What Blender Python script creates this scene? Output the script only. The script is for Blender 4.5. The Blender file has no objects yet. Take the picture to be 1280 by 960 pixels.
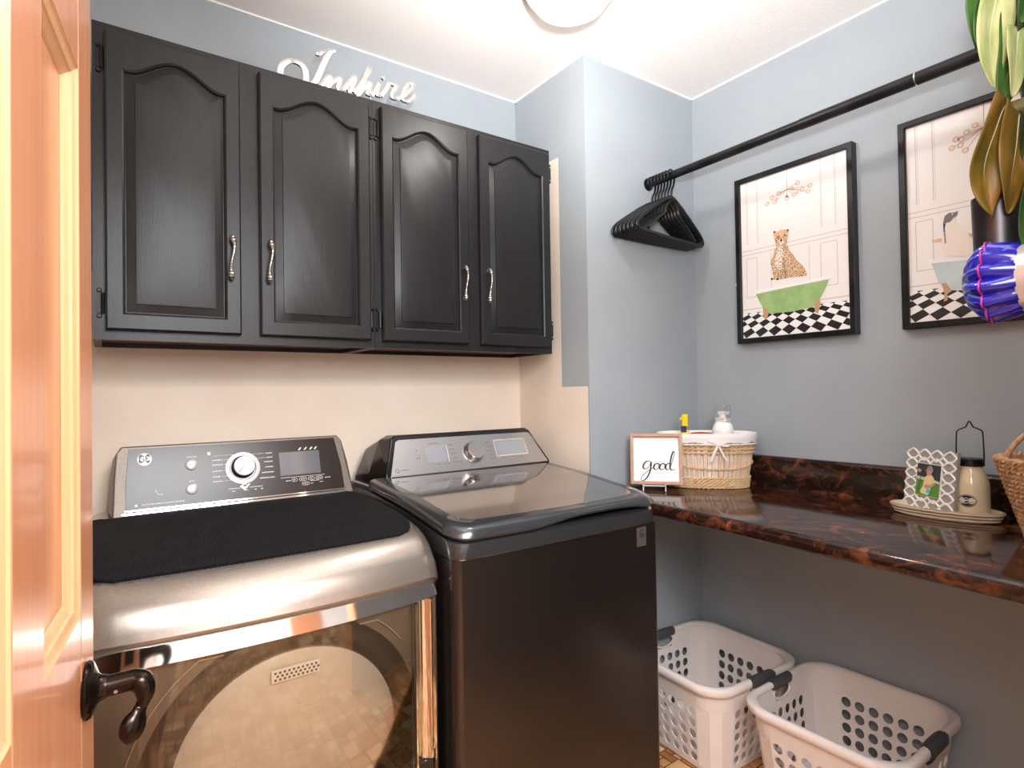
import bpy, math, random
from mathutils import Vector, Matrix
random.seed(7)
SC = bpy.context.scene
PI = math.pi

# ---------------------------------------------------------------- camera
CAMZ = 1.2595
cam = bpy.data.cameras.new('camera'); cam.sensor_width = 36.0; cam.lens = 725.03/1280*36; cam.clip_start = 0.01
camo = bpy.data.objects.new('camera', cam); SC.collection.objects.link(camo); SC.camera = camo
def cam_axes(y, p, r):
    f = Vector((math.sin(y)*math.cos(p), math.cos(y)*math.cos(p), math.sin(p)))
    rt = f.cross(Vector((0,0,1))).normalized(); up = rt.cross(f)
    c, s = math.cos(r), math.sin(r)
    return c*rt+s*up, -s*rt+c*up, f
rt, up, fw = cam_axes(math.radians(34.9986), math.radians(0.84095), math.radians(-0.9021))
camo.matrix_world = Matrix(((rt.x,up.x,-fw.x,0),(rt.y,up.y,-fw.y,0),(rt.z,up.z,-fw.z,CAMZ),(0,0,0,1)))

# ---------------------------------------------------------------- world, light, exposure
w = bpy.data.worlds.new('world'); SC.world = w; w.use_nodes = True
w.node_tree.nodes['Background'].inputs[0].default_value = (0.9,0.93,1,1)
w.node_tree.nodes['Background'].inputs[1].default_value = 0.3
SC.view_settings.view_transform = 'Standard'; SC.view_settings.look = 'None'
SC.view_settings.gamma = 1; SC.view_settings.use_curve_mapping = False
SC.view_settings.exposure = 0.42
def lamp(name, kind, loc, power, col, size=0.2, rot=(0,0,0), sy=None):
    l = bpy.data.lights.new(name, kind); l.energy = power; l.color = col
    if kind == 'AREA':
        l.size = size
        if sy: l.shape = 'RECTANGLE'; l.size_y = sy
    else: l.shadow_soft_size = size
    o = bpy.data.objects.new(name, l); SC.collection.objects.link(o); o.location = loc; o.rotation_euler = rot
    return o
LX, LY = 1.045, 1.185
# camera flash bounced off the white ceiling
fl = lamp('bounce_flash', 'SPOT', (0.12,0.02,1.50), 210, (0.96,0.98,1.0), 0.05)
fl.data.spot_size = math.radians(80); fl.data.spot_blend = 1.0
fl.rotation_euler = (Vector((0.85,0.72,2.44))-Vector((0.12,0.02,1.50))).to_track_quat('-Z','Y').to_euler()
lamp('hall_fill_light', 'AREA', (0.3,-1.0,2.40), 70, (0.97,0.97,1.0), 1.3)  # fill light added in the unseen hall, no known fixture
lamp('room_fill_light', 'AREA', (0.30,-.25,1.95), 24, (0.93,0.97,1.0), 0.9, (math.radians(76),0,math.radians(-40)))  # broad frontal fill added behind the camera to brighten the room

# ---------------------------------------------------------------- helpers
def link(o): SC.collection.objects.link(o); return o
def srgb(h):
    if isinstance(h, str): h = tuple(int(h[i:i+2],16)/255 for i in (0,2,4))
    return tuple((c/12.92 if c <= .04045 else ((c+.055)/1.055)**2.4) for c in h)+(1,)
MATS = {}
def mat(name, col, rough=.5, metal=0.0, noise=None, bump=None, coat=0, spec=.5, emis=None, trans=0, stretch=(1,1,1), ior=1.45, aniso=0):
    m = bpy.data.materials.new(name); m.use_nodes = True; MATS[name] = m
    nt = m.node_tree; b = nt.nodes['Principled BSDF']; c = srgb(col)
    b.inputs['Base Color'].default_value = c; b.inputs['Roughness'].default_value = rough
    b.inputs['Metallic'].default_value = metal; b.inputs['Coat Weight'].default_value = coat
    b.inputs['Coat Roughness'].default_value = .08
    b.inputs['Specular IOR Level'].default_value = spec; b.inputs['IOR'].default_value = ior
    b.inputs['Transmission Weight'].default_value = trans
    b.inputs['Anisotropic'].default_value = aniso
    if emis: b.inputs['Emission Color'].default_value = c; b.inputs['Emission Strength'].default_value = emis
    tc = nt.nodes.new('ShaderNodeTexCoord'); mp = nt.nodes.new('ShaderNodeMapping'); mp.inputs['Scale'].default_value = stretch
    nt.links.new(tc.outputs['Object'], mp.inputs['Vector'])
    if noise:           # (scale, second colour, low, high)
        n = nt.nodes.new('ShaderNodeTexNoise'); n.inputs['Scale'].default_value = noise[0]; n.inputs['Detail'].default_value = 6
        nt.links.new(mp.outputs[0], n.inputs['Vector'])
        r = nt.nodes.new('ShaderNodeValToRGB'); r.color_ramp.elements[0].position = noise[2]; r.color_ramp.elements[1].position = noise[3]
        r.color_ramp.elements[0].color = c; r.color_ramp.elements[1].color = srgb(noise[1])
        nt.links.new(n.outputs[0], r.inputs[0]); nt.links.new(r.outputs[0], b.inputs['Base Color'])
    if bump:            # (scale, strength, distance)
        n2 = nt.nodes.new('ShaderNodeTexNoise'); n2.inputs['Scale'].default_value = bump[0]; n2.inputs['Detail'].default_value = 5
        nt.links.new(mp.outputs[0], n2.inputs['Vector'])
        bp = nt.nodes.new('ShaderNodeBump'); bp.inputs['Strength'].default_value = bump[1]; bp.inputs['Distance'].default_value = bump[2]
        nt.links.new(n2.outputs[0], bp.inputs['Height']); nt.links.new(bp.outputs[0], b.inputs['Normal'])
    return m

class MB:
    def __init__(s): s.v = []; s.f = []; s.m = []; s.M = Matrix.Identity(4); s.mi = 0
    def add(s, vs, fs, mi=None):
        n = len(s.v); s.v += [s.M @ Vector(p) for p in vs]
        s.f += [tuple(i+n for i in f) for f in fs]; s.m += [s.mi if mi is None else mi]*len(fs)
        return s
    def box(s, a, b, mi=None):
        x0,y0,z0 = [min(a[i],b[i]) for i in range(3)]; x1,y1,z1 = [max(a[i],b[i]) for i in range(3)]
        return s.add([(x0,y0,z0),(x1,y0,z0),(x1,y1,z0),(x0,y1,z0),(x0,y0,z1),(x1,y0,z1),(x1,y1,z1),(x0,y1,z1)],
            [(0,3,2,1),(4,5,6,7),(0,1,5,4),(1,2,6,5),(2,3,7,6),(3,0,4,7)], mi)
    def loft(s, loops, closed=True, cap0=True, cap1=True, mi=None):
        n = len(loops[0]); vs = [p for l in loops for p in l]; fs = []
        for k in range(len(loops)-1):
            for i in range(n if closed else n-1):
                j = (i+1)%n; fs.append((k*n+i, k*n+j, (k+1)*n+j, (k+1)*n+i))
        if cap0: fs.append(tuple(range(n))[::-1])
        if cap1: fs.append(tuple((len(loops)-1)*n+i for i in range(n)))
        return s.add(vs, fs, mi)
    def tube(s, path, r, n=8, closed=False, cap=True, flat=None, mi=None, twist=0):
        P = [Vector(p) for p in path]; N = len(P); loops = []
        ref = None
        for i in range(N):
            if closed: t = P[(i+1)%N]-P[i-1]
            else: t = P[min(i+1,N-1)]-P[max(i-1,0)]
            t.normalize()
            if ref is None:
                ref = Vector((0,0,1)) if abs(t.z) < .9 else Vector((1,0,0))
            a = (ref - t*ref.dot(t)).normalized(); ref = a; b = t.cross(a)
            rr = r[i] if isinstance(r, (list,tuple)) else r
            f2 = flat if flat else 1
            loops.append([P[i]+a*math.cos(2*PI*k/n+twist*i)*rr+b*math.sin(2*PI*k/n+twist*i)*rr*f2 for k in range(n)])
        if closed: loops.append(loops[0])
        return s.loft(loops, True, cap and not closed, cap and not closed, mi)
    def lathe(s, prof, c=(0,0,0), n=32, axis='z', cap=True, mi=None, mod=None):
        loops = []
        for r, h in prof:
            l = []
            for k in range(n):
                a = 2*PI*k/n; rr = r*(mod(a,h) if mod else 1); x, y = rr*math.cos(a), rr*math.sin(a)
                p = {'z':(x,y,h), 'y':(x,h,-y), 'x':(h,x,y)}[axis]
                l.append((c[0]+p[0], c[1]+p[1], c[2]+p[2]))
            loops.append(l)
        return s.loft(loops, True, cap, cap, mi)
    def prism(s, poly, d, mi=None):      # poly: 3-D points of a flat outline, d: extrusion vector
        d = Vector(d); return s.loft([[Vector(p) for p in poly], [Vector(p)+d for p in poly]], mi=mi)
    def build(s, name, mats, parent=None, smooth=None, bevel=None, solid=None, label=None, **kw):
        me = bpy.data.meshes.new(name)
        vs = s.v
        if parent is not None:
            inv = wm(parent).inverted(); vs = [inv @ v for v in vs]
        me.from_pydata([tuple(v) for v in vs], [], s.f)
        if not isinstance(mats, (list,tuple)): mats = [mats]
        for m in mats: me.materials.append(m)
        me.polygons.foreach_set('material_index', s.m)
        import bmesh
        bm = bmesh.new(); bm.from_mesh(me); bmesh.ops.recalc_face_normals(bm, faces=bm.faces[:]); bm.to_mesh(me); bm.free()
        if smooth is not None:
            me.polygons.foreach_set('use_smooth', [True]*len(me.polygons))
            me.set_sharp_from_angle(angle=math.radians(smooth))
        me.update()
        o = link(bpy.data.objects.new(name, me)); 
        if parent is not None: o.parent = parent
        if solid:
            md = o.modifiers.new('solid','SOLIDIFY'); md.thickness = solid; md.offset = 0
            if smooth: md = o.modifiers.new('split','EDGE_SPLIT'); md.split_angle = math.radians(35)
        if bevel:
            md = o.modifiers.new('bevel','BEVEL'); md.width = bevel; md.segments = 2; md.limit_method = 'ANGLE'; md.angle_limit = math.radians(35)
        if label: o['label'] = label
        for k, v in kw.items(): o[k] = v
        return o
def wm(o):
    m = Matrix.LocRotScale(o.location, o.rotation_euler, None)
    return wm(o.parent) @ m if o.parent else m
def thing(name, label, cat, loc=(0,0,0), rz=0, group=None):
    o = link(bpy.data.objects.new(name, None)); o.empty_display_size = .05
    o.location = loc; o.rotation_euler = (0,0,rz); o['label'] = label; o['category'] = cat
    if group: o['group'] = group
    return o
def struct(o): o['kind'] = 'structure'; return o
def tag(o, label, cat, group=None):
    o['label'] = label; o['category'] = cat
    if group: o['group'] = group
    return o
def dup(root, loc, rz, label):
    r = root.copy(); link(r); r.location = loc; r.rotation_euler = (0,0,rz); r['label'] = label
    for ch in list(root.children):
        c = ch.copy(); link(c); c.parent = r
        for g in list(ch.children):
            d = g.copy(); link(d); d.parent = c
    return r
def cr(pts, n=6, closed=False):     # catmull-rom through 2-D or 3-D points
    P = [Vector(p) for p in pts]; N = len(P); out = []
    rng = N if closed else N-1
    for i in range(rng):
        if closed: a,b,c,d = P[i-1],P[i],P[(i+1)%N],P[(i+2)%N]
        else: a,b,c,d = P[max(i-1,0)],P[i],P[i+1],P[min(i+2,N-1)]
        for k in range(n):
            t = k/n
            out.append(.5*((2*b)+(c-a)*t+(2*a-5*b+4*c-d)*t*t+(3*b-a-3*c+d)*t**3))
    if not closed: out.append(P[-1])
    return out
def rrect(x0, x1, y0, y1, r, z=0, n=5, rad=None):
    rs = rad or (r,r,r,r); out = []      # corners: x0y0, x1y0, x1y1, x0y1
    for (cx,cy,a0,q) in ((x0,y0,PI,0),(x1,y0,1.5*PI,1),(x1,y1,0,2),(x0,y1,.5*PI,3)):
        rr = rs[q]; ccx = cx+rr*(1 if cx==x0 else -1); ccy = cy+rr*(1 if cy==y0 else -1)
        for k in range(n+1):
            a = a0+.5*PI*k/n; out.append((ccx+rr*math.cos(a), ccy+rr*math.sin(a), z))
    return out

# ---------------------------------------------------------------- materials
m_blue = mat('blue_grey_paint', '9FA6AC', .42, noise=(3,'A6ADB2',.35,.7), bump=(160,.12,.002))
m_cream = mat('unpainted_cream_wall', 'F2E2D0', .6, noise=(4,'EBD8C6',.3,.7), bump=(140,.1,.002))
m_ceil = mat('ceiling_white', 'EFE9E5', .8, bump=(90,.25,.003))
m_white = mat('white_paint', 'F6F4F1', .5)
m_caulk = mat('white_caulk', 'F2F2F0', .5)
def wood(name, c1, c2, rough, sx=(14,14,.9), sc=6, coat=0, bs=.25):
    return mat(name, c1, rough, noise=(sc,c2,.35,.68), bump=(sc*3,bs,.0015), coat=coat, stretch=sx)
m_cab = wood('black_stained_wood', '1A1A1B', '222223', .37, (22,22,1.1), 9, bs=.16)
m_cabin = mat('cabinet_underside', '5A2E1E', .6)
m_door = wood('orange_fir', 'D08A60', 'DA9A72', .3, (10,10,.5), 5, coat=.25, bs=.05)
m_doorl = wood('pale_fir_moulding', 'DDA878', 'E3B488', .32, (20,20,.6), 6, coat=.2, bs=.05)
m_bronze = mat('dark_bronze', '2A2422', .2, .9, noise=(12,'3A302C',.4,.7))
m_black = mat('black_plastic', '131315', .35)
m_blackm = mat('black_metal', '131314', .35, .3, noise=(20,'242426',.4,.7))
m_chrome = mat('chrome', 'E6E4E2', .06, 1.0)
m_embl = mat('emblem_grey_metal', 'B4B2B0', .45, .6)
m_satin = mat('satin_nickel', 'E2E0DC', .25, 1.0, bump=(60,.1,.001))
m_dryer = mat('metallic_taupe', 'A59B91', .27, .8, noise=(220,'B2A89E',.3,.7), coat=.4)
m_dryer2 = mat('metallic_taupe_dark', '6A6159', .42, .55, noise=(200,'766C64',.3,.7))
m_dpanel = mat('brown_gloss_panel', '2E251F', .22, 0, spec=.35)
m_dback = mat('door_back_taupe', 'A0907F', .4, .2)
m_mark = mat('pale_markings', 'D8D4CE', .5)
m_markd = mat('grey_markings', '6E6E70', .5)
m_lcd = mat('grey_display', '6C6D72', .15, .2, coat=.5)
m_mat = mat('black_rubber_mat', '111114', .75, spec=.25)
def ribbump(m, sc, rot):
    nt = m.node_tree; tc = nt.nodes.new('ShaderNodeTexCoord'); mp = nt.nodes.new('ShaderNodeMapping'); mp.inputs['Rotation'].default_value = (0,0,rot); wv = nt.nodes.new('ShaderNodeTexWave'); wv.inputs['Scale'].default_value = sc
    bp = nt.nodes.new('ShaderNodeBump'); bp.inputs['Strength'].default_value = .6; bp.inputs['Distance'].default_value = .0025
    nt.links.new(tc.outputs['Object'], mp.inputs[0]); nt.links.new(mp.outputs[0], wv.inputs['Vector']); nt.links.new(wv.outputs[0], bp.inputs['Height']); nt.links.new(bp.outputs[0], nt.nodes['Principled BSDF'].inputs['Normal'])
ribbump(m_mat, 75, .25)
m_wbody = mat('washer_dark_steel', '4A4442', .27, .9, noise=(180,'524C49',.3,.7), aniso=.3)
m_wdeck = mat('washer_grey_trim', '515456', .22, .75, noise=(150,'5A5D60',.3,.7), coat=.3)
m_wglass = mat('smoked_lid_glass', '6A6461', .05, .55, coat=1, spec=.9)
m_wside = mat('washer_glossy_black', '151515', .12, coat=.5)
m_wsilver = mat('brushed_silver', 'B8B7B8', .28, .9, bump=(90,.06,.001), stretch=(1,30,30))
m_lcdp = mat('pale_display', 'A9ADB4', .15, .5, coat=.4)
m_gap_ink = mat('gap_shade_and_ink', '0A0A0A', .7)  # black for the shade inside gaps, also for printed strokes
m_drum = mat('drum_interior', 'F2EADC', .35, .2)
m_ring = mat('door_ring_grey', '6E6359', .28, .5)
m_art = mat('print_white', 'F6F0EC', .35, coat=.3)
m_artl = mat('print_line', 'D3C6C0', .4)
m_tanbr = mat('print_tan', 'D8AA7E', .5, noise=(80,'E8C8A6',.4,.6))
m_spot = mat('print_spot', '5A3C28', .5)
m_green = mat('print_green', 'A3C283', .5, noise=(30,'93B672',.4,.6))
m_pblue = mat('print_pale_blue', 'C3D3D4', .5, noise=(20,'CEDCDC',.4,.6))
m_gold = mat('print_gold', 'C89A74', .5)
m_bulb = mat('print_bulb', 'E2C4B2', .5)
m_grey = mat('print_grey', '77757A', .5)
m_blk = mat('print_black', '221F22', .4, coat=.3)
m_pinkw = mat('print_body_white', 'F6E8DC', .5)
m_plastic = mat('white_basket_plastic', 'F1E6E0', .38, coat=.1)
m_grip = mat('grey_grip', '4C4A4A', .5)
m_linen = mat('white_linen', 'F4EEEA', .85, bump=(120,.3,.002))
m_wicker = mat('pale_willow', 'CFA474', .6, noise=(60,'E8CBA0',.3,.7))
m_wicker2 = mat('willow_stakes', 'E2BE9E', .6, noise=(40,'F0D8C0',.3,.7))
m_sea = mat('seagrass', 'B98A62', .6, noise=(90,'D9AE84',.35,.65))
m_signw = mat('natural_wood_frame', 'B98D72', .5, noise=(8,'C9A088',.3,.7), stretch=(6,6,6))
m_paper = mat('sign_white', 'F8F7F5', .6)
m_ink = mat('black_ink', '151515', .6)
m_cream2 = mat('cream_ceramic', 'DCC8AC', .3, noise=(10,'D6C0A2',.4,.7), coat=.3)
m_milk = mat('cream_glass', 'D9C6A4', .15, coat=.6)
m_yellow = mat('yellow_plastic', 'F3D21C', .35)
m_navy = mat('navy_label', '1C2348', .4)
m_red = mat('red_plastic', 'C8402E', .4)
m_clear = mat('clear_plastic', 'FFFFFF', .03, trans=1, ior=1.12)
m_hall = mat('hall_white', 'ECEAE6', .7)
m_cobalt = mat('cobalt_glass', '16189C', .08, coat=1, noise=(5,'2026B8',.3,.7))
m_mag = mat('magenta_ring', 'B4308C', .3)
m_silver = mat('silver_white_metal', 'D8D6D2', .2, .5)
m_lampg = mat('frosted_lamp_glass', 'FFF8EE', .4, emis=.45)
def leafmat(name, c1, c2):
    return mat(name, c1, .4, noise=(9,c2,.35,.65), stretch=(5,5,1.2), spec=.4)
m_leafg = leafmat('leaf_green', '2E4E20', '4E7434')
m_leafy = leafmat('leaf_variegated', 'C8C48C', '869A56')
m_leafb = leafmat('leaf_olive_brown', '5C5018', '8A6224')
m_leafd = leafmat('leaf_dark', '232F1C', '3E4824')
m_mid = mat('leaf_midrib', 'C9D6BC', .4)
# countertop laminate: dark brown with rusty mottling
def stone():
    m = mat('brown_granite_laminate', '1E1410', .11, coat=.15); nt = m.node_tree; b = nt.nodes['Principled BSDF']
    tc = nt.nodes.new('ShaderNodeTexCoord'); mp = nt.nodes.new('ShaderNodeMapping'); mp.inputs['Scale'].default_value = (1,.7,1)
    nt.links.new(tc.outputs['Object'], mp.inputs[0])
    n1 = nt.nodes.new('ShaderNodeTexNoise'); n1.inputs['Scale'].default_value = 20; n1.inputs['Detail'].default_value = 10; n1.inputs['Roughness'].default_value = .72; n1.inputs['Distortion'].default_value = 1.2
    nt.links.new(mp.outputs[0], n1.inputs['Vector'])
    r = nt.nodes.new('ShaderNodeValToRGB'); e = r.color_ramp.elements
    e[0].position = .40; e[0].color = srgb('1A110E'); e[1].position = .80; e[1].color = srgb('B08A6A')
    k = e.new(.50); k.color = srgb('2C1A14'); k = e.new(.58); k.color = srgb('5A2E1C'); k = e.new(.66); k.color = srgb('7A4628')
    nt.links.new(n1.outputs[0], r.inputs[0]); nt.links.new(r.outputs[0], b.inputs['Base Color'])
    return m
m_stone = stone()
# printed-stone floor colours
m_tiles = [mat('floor_stone_'+n, c, .35, noise=(25,c2,.3,.7), bump=(60,.2,.002)) for n,c,c2 in
           (('honey','D9A266','E6B988'),('tan','C98E56','D8A470'),('rust','B9733F','CC8A58'),('cream','E3C08E','EBD0A6'),('brown','9C6236','B0784C'))]
m_grout = mat('floor_grout', '6E4526', .6)
def paneglass():
    m = bpy.data.materials.new('smoked_door_glass'); m.use_nodes = True; nt = m.node_tree; nt.nodes.clear()
    o = nt.nodes.new('ShaderNodeOutputMaterial'); mx = nt.nodes.new('ShaderNodeMixShader'); t = nt.nodes.new('ShaderNodeBsdfTransparent'); g = nt.nodes.new('ShaderNodeBsdfGlossy')
    f = nt.nodes.new('ShaderNodeFresnel'); f.inputs[0].default_value = 1.55
    t.inputs[0].default_value = (.90,.87,.83,1); g.inputs['Roughness'].default_value = .03; g.inputs[0].default_value = (.95,.93,.9,1)
    nt.links.new(f.outputs[0], mx.inputs[0]); nt.links.new(t.outputs[0], mx.inputs[1]); nt.links.new(g.outputs[0], mx.inputs[2]); nt.links.new(mx.outputs[0], o.inputs[0])
    return m
m_pane = paneglass()

# traced outlines (metres, y/z or x/z) of the printed figures and the script lettering
TR = {
'cheetah': [(1.138,1.817),(1.125,1.811),(1.112,1.816),(1.093,1.81),(1.083,1.81),(1.085,1.797),(1.088,1.779),(1.094,1.758),(1.083,1.738),(1.063,1.703),(1.039,1.674),(1.025,1.65),(1.023,1.638),(1.087,1.643),(1.129,1.642),(1.143,1.647),(1.148,1.678),(1.153,1.708),(1.143,1.735),(1.133,1.757),(1.134,1.779),(1.141,1.8)],
'chest': [(1.122,1.756),(1.105,1.756),(1.11,1.712),(1.116,1.673),(1.133,1.684),(1.138,1.718)],
'muzzle': [(1.123,1.782),(1.1,1.781),(1.104,1.767),(1.113,1.762),(1.12,1.769)],
'tubrim': [(1.22,1.616),(1.087,1.62),(0.953,1.626),(0.941,1.622),(0.945,1.614),(1.088,1.609),(1.211,1.603)],
'tub': [(1.213,1.603),(1.088,1.609),(0.953,1.612),(0.969,1.576),(0.989,1.544),(1.008,1.529),(1.081,1.523),(1.163,1.526),(1.183,1.546),(1.198,1.573)],
'footL': [(1.186,1.551),(1.171,1.544),(1.166,1.523),(1.175,1.506),(1.185,1.517)],
'footR': [(1.002,1.538),(0.985,1.554),(0.981,1.54),(0.99,1.506),(0.999,1.511)],
'bulbs': [(1.162,1.919),(1.133,1.918),(1.089,1.919),(1.063,1.924),(1.015,1.922),(1.05,1.961),(1.007,1.939),(1.118,1.944),(1.144,1.937),(1.035,1.934)],
'hub': [(1.086,2.016),(1.088,1.95)],
'lines': [(1.24,2.014),(1.248,1.593),(1.196,2.014),(1.2,1.781),(0.97,2.017),(0.973,1.793),(0.925,2.017),(0.927,1.782),(1.263,1.769),(0.884,1.764),(1.264,1.752),(0.884,1.749),(1.245,1.739),(1.244,1.601),(1.201,1.739),(1.201,1.62),(0.967,1.738),(0.967,1.653),(0.92,1.743),(0.921,1.569)],
'base': [(1.269,1.54),(0.889,1.535)],
'phead': [(0.634,1.719),(0.63,1.737),(0.62,1.744),(0.608,1.742),(0.598,1.744),(0.602,1.732),(0.61,1.728),(0.617,1.718),(0.627,1.717),(0.634,1.692)],
'pbody': [(0.628,1.717),(0.613,1.72),(0.595,1.705),(0.578,1.682),(0.572,1.643),(0.575,1.613),(0.632,1.625),(0.64,1.658),(0.637,1.688)],
'pwing': [(0.664,1.675),(0.644,1.678),(0.633,1.673),(0.638,1.667),(0.658,1.668)],
'pwing2': [(0.582,1.681),(0.562,1.671),(0.562,1.66),(0.578,1.669)],
'ptubrim': [(0.676,1.622),(0.591,1.613),(0.53,1.612),(0.53,1.603),(0.591,1.604),(0.666,1.61)],
'ptub': [(0.664,1.609),(0.591,1.604),(0.53,1.603),(0.532,1.527),(0.593,1.522),(0.631,1.528),(0.647,1.55)],
'pfoot': [(0.641,1.549),(0.631,1.549),(0.617,1.525),(0.628,1.517),(0.628,1.499),(0.637,1.497),(0.635,1.52)],
'pbulbs': [(0.609,1.923),(0.589,1.924),(0.578,1.906),(0.555,1.966),(0.587,1.94),(0.529,1.911),(0.599,1.944),(0.574,1.954)],
'phub': [(0.536,2.022),(0.536,1.954)],
'plines': [(0.694,2.024),(0.699,1.59),(0.65,2.014),(0.648,1.793),(0.721,1.773),(0.569,1.763),(0.722,1.757),(0.569,1.748),(0.691,1.733),(0.69,1.597)],
'I1': [(0.477,2.163),(0.478,2.186),(0.474,2.205),(0.46,2.217),(0.439,2.217),(0.419,2.204),(0.408,2.185),(0.409,2.163),(0.43,2.139),(0.47,2.147),(0.504,2.174)],
'I2': [(0.51,2.263),(0.515,2.261),(0.525,2.27),(0.545,2.277),(0.563,2.287)],
'I3': [(0.55,2.281),(0.537,2.255),(0.527,2.231),(0.517,2.205),(0.504,2.174)],
'n': [(0.519,2.165),(0.531,2.184),(0.542,2.202),(0.549,2.203),(0.542,2.182),(0.535,2.164),(0.553,2.189),(0.572,2.207),(0.578,2.207),(0.574,2.188),(0.574,2.174),(0.588,2.178)],
's': [(0.588,2.178),(0.607,2.205),(0.622,2.226),(0.623,2.217),(0.616,2.197),(0.612,2.185),(0.601,2.176)],
'p': [(0.621,2.175),(0.64,2.204),(0.659,2.239),(0.671,2.263),(0.667,2.263),(0.655,2.23),(0.64,2.193),(0.628,2.171),(0.647,2.195),(0.665,2.218),(0.674,2.221),(0.668,2.201),(0.664,2.187),(0.676,2.185)],
'i': [(0.676,2.185),(0.69,2.205),(0.703,2.23),(0.699,2.21),(0.695,2.192),(0.707,2.192)],
'dot': [(0.712,2.253),(0.719,2.249)],
'r': [(0.707,2.192),(0.721,2.212),(0.731,2.232),(0.737,2.24),(0.755,2.239),(0.759,2.237),(0.747,2.214),(0.745,2.198),(0.759,2.197)],
'e': [(0.759,2.197),(0.785,2.214),(0.813,2.245),(0.815,2.261),(0.802,2.257),(0.786,2.231),(0.779,2.206),(0.789,2.198),(0.808,2.205),(0.825,2.227)],
}

# ================================================================ room shell
XL, XB, XR, YB, YF, ZC = -.13, 1.371, 1.959, 1.904, 1.4918, 2.44
FZ = .065    # floor level
b = MB(); b.box((XL-.08,YB,0),(XB+.02,YB+.08,1.6),1); b.box((XL-.08,YB,1.6),(XB+.02,YB+.08,ZC),0)
wall_back = struct(b.build('wall_back', [m_blue, m_cream]))
b = MB()
for a, c, mi in (((YF+.006,0),(1.638,1.277),1), ((YF+.006,1.277),(1.638,ZC),0), ((1.638,0),(YB,2.125),1), ((1.638,2.125),(YB,ZC),0)):
    b.box((XB,a[0],a[1]),(XB+.05,c[0],c[1]),mi)
wall_chase_side = struct(b.build('wall_chase_side', [m_blue, m_cream]))
b = MB(); b.box((XB,YF,0),(XR+.08,YF+.006,ZC)); b.box((XB+.05,YF+.006,0),(XR+.08,YF+.08,ZC)); struct(b.build('wall_chase_front', m_blue))
b = MB(); b.box((XR,.04,0),(XR+.08,YF,ZC)); wall_right = struct(b.build('wall_right', m_blue))
b = MB(); b.lathe([(.006,0),(.005,.0006)], (XR-.0005,1.303,1.655), 10, 'x'); b.build('paint_chip', m_white, wall_right, label='small white chip in the paint left of the first picture')
b = MB(); b.box((XL-.08,.19,0),(XL,YB+.08,ZC)); struct(b.build('wall_left', m_cream))
b = MB(); b.box((.95,.04,0),(XR+.08,.12,ZC)); b.box((-.6,.10,0),(XL,.19,ZC)); b.box((XL,.04,2.12),(.95,.12,ZC)); struct(b.build('wall_front', m_blue))
b = MB(); b.box((XL-.08,-2.3,ZC),(XR+.08,YB+.08,ZC+.05)); b.box((-1.4,-2.3,ZC),(XL-.08,.2,ZC+.05)); b.box((XR,-2.3,ZC),(2.6,.04,ZC+.05)); struct(b.build('ceiling', m_ceil))
b = MB(); b.box((-1.4,-2.38,0),(2.6,-2.3,ZC)); b.box((-1.48,-2.3,0),(-1.4,.2,ZC)); b.box((2.6,-2.3,0),(2.68,.12,ZC)); b.box((XR+.08,.04,0),(2.6,.12,ZC)); b.box((-1.4,.1,0),(-.6,.19,ZC))
struct(b.build('wall_hall', m_hall))
b = MB()
for a, c in (((XL,YB-.005,ZC-.005),(XB,YB,ZC)), ((XB-.005,YF,ZC-.005),(XB,YB,ZC)), ((XB-.005,YF-.005,ZC-.005),(XR,YF,ZC)), ((XR-.005,.12,ZC-.005),(XR,YF,ZC))): b.box(a, c)
struct(b.build('trim_1', m_caulk))
b = MB(); b.box((-.13,.2,0),(-.105,.28,2.12)); b.box((.93,.03,0),(.95,.13,2.14)); b.box((-.13,.03,2.1),(.95,.13,2.12)); struct(b.build('trim_2', m_doorl, bevel=.003))
# dark oak doorway and trim across the hall, seen only as reflections
b = MB(); b.box((1.1,-2.3,0),(1.55,-2.27,2.05)); struct(b.build('door_2', m_door, bevel=.003))
# floor: stone pattern tiles standing proud of the grout
b = MB(); b.box((-1.4,-2.3,FZ-.06),(2.6,YB+.08,FZ-.002)); floor = struct(b.build('floor', m_grout))
tiles = []
def split(x0,y0,x1,y1,lim):
    w_, h_ = x1-x0, y1-y0
    if w_ < lim and h_ < lim or max(w_,h_) < .035: tiles.append((x0,y0,x1,y1)); return
    t = random.uniform(.38,.62)
    if w_*random.uniform(.7,1.4) > h_: split(x0,y0,x0+w_*t,y1,lim*random.uniform(.85,1.15)); split(x0+w_*t,y0,x1,y1,lim*random.uniform(.85,1.15))
    else: split(x0,y0,x1,y0+h_*t,lim*random.uniform(.85,1.15)); split(x0,y0+h_*t,x1,y1,lim*random.uniform(.85,1.15))
def tilebox(b, t, mi=None):
    g = .0018; x0,y0,x1,y1 = t; j = [random.uniform(0,.0022) for _ in range(8)]; z0 = FZ-.002; z1 = FZ+random.uniform(-.0004,0)
    b.loft([[(x0+g+j[0],y0+g+j[1],z0),(x1-g-j[2],y0+g+j[3],z0),(x1-g-j[4],y1-g-j[5],z0),(x0+g+j[6],y1-g-j[7],z0)],
            [(x0+g+j[0],y0+g+j[1],z1),(x1-g-j[2],y0+g+j[3],z1),(x1-g-j[4],y1-g-j[5],z1),(x0+g+j[6],y1-g-j[7],z1)]], cap0=False, mi=mi)
split(1.33,.93,XR,YF,.078)
near = sorted(tiles, key=lambda t: abs((t[0]+t[2])/2-1.68)+abs((t[1]+t[3])/2-1.28))
for k, t in enumerate(near[:300]):
    b = MB(); tilebox(b, t); b.build('floor_stone', m_tiles[random.choice((0,0,1,1,2,3,4))], floor)
rest = near[300:]; tiles = []
split(XL,-1.2,1.33,YB,.078); split(1.33,-1.2,XR,.93,.078); rest += tiles
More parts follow.
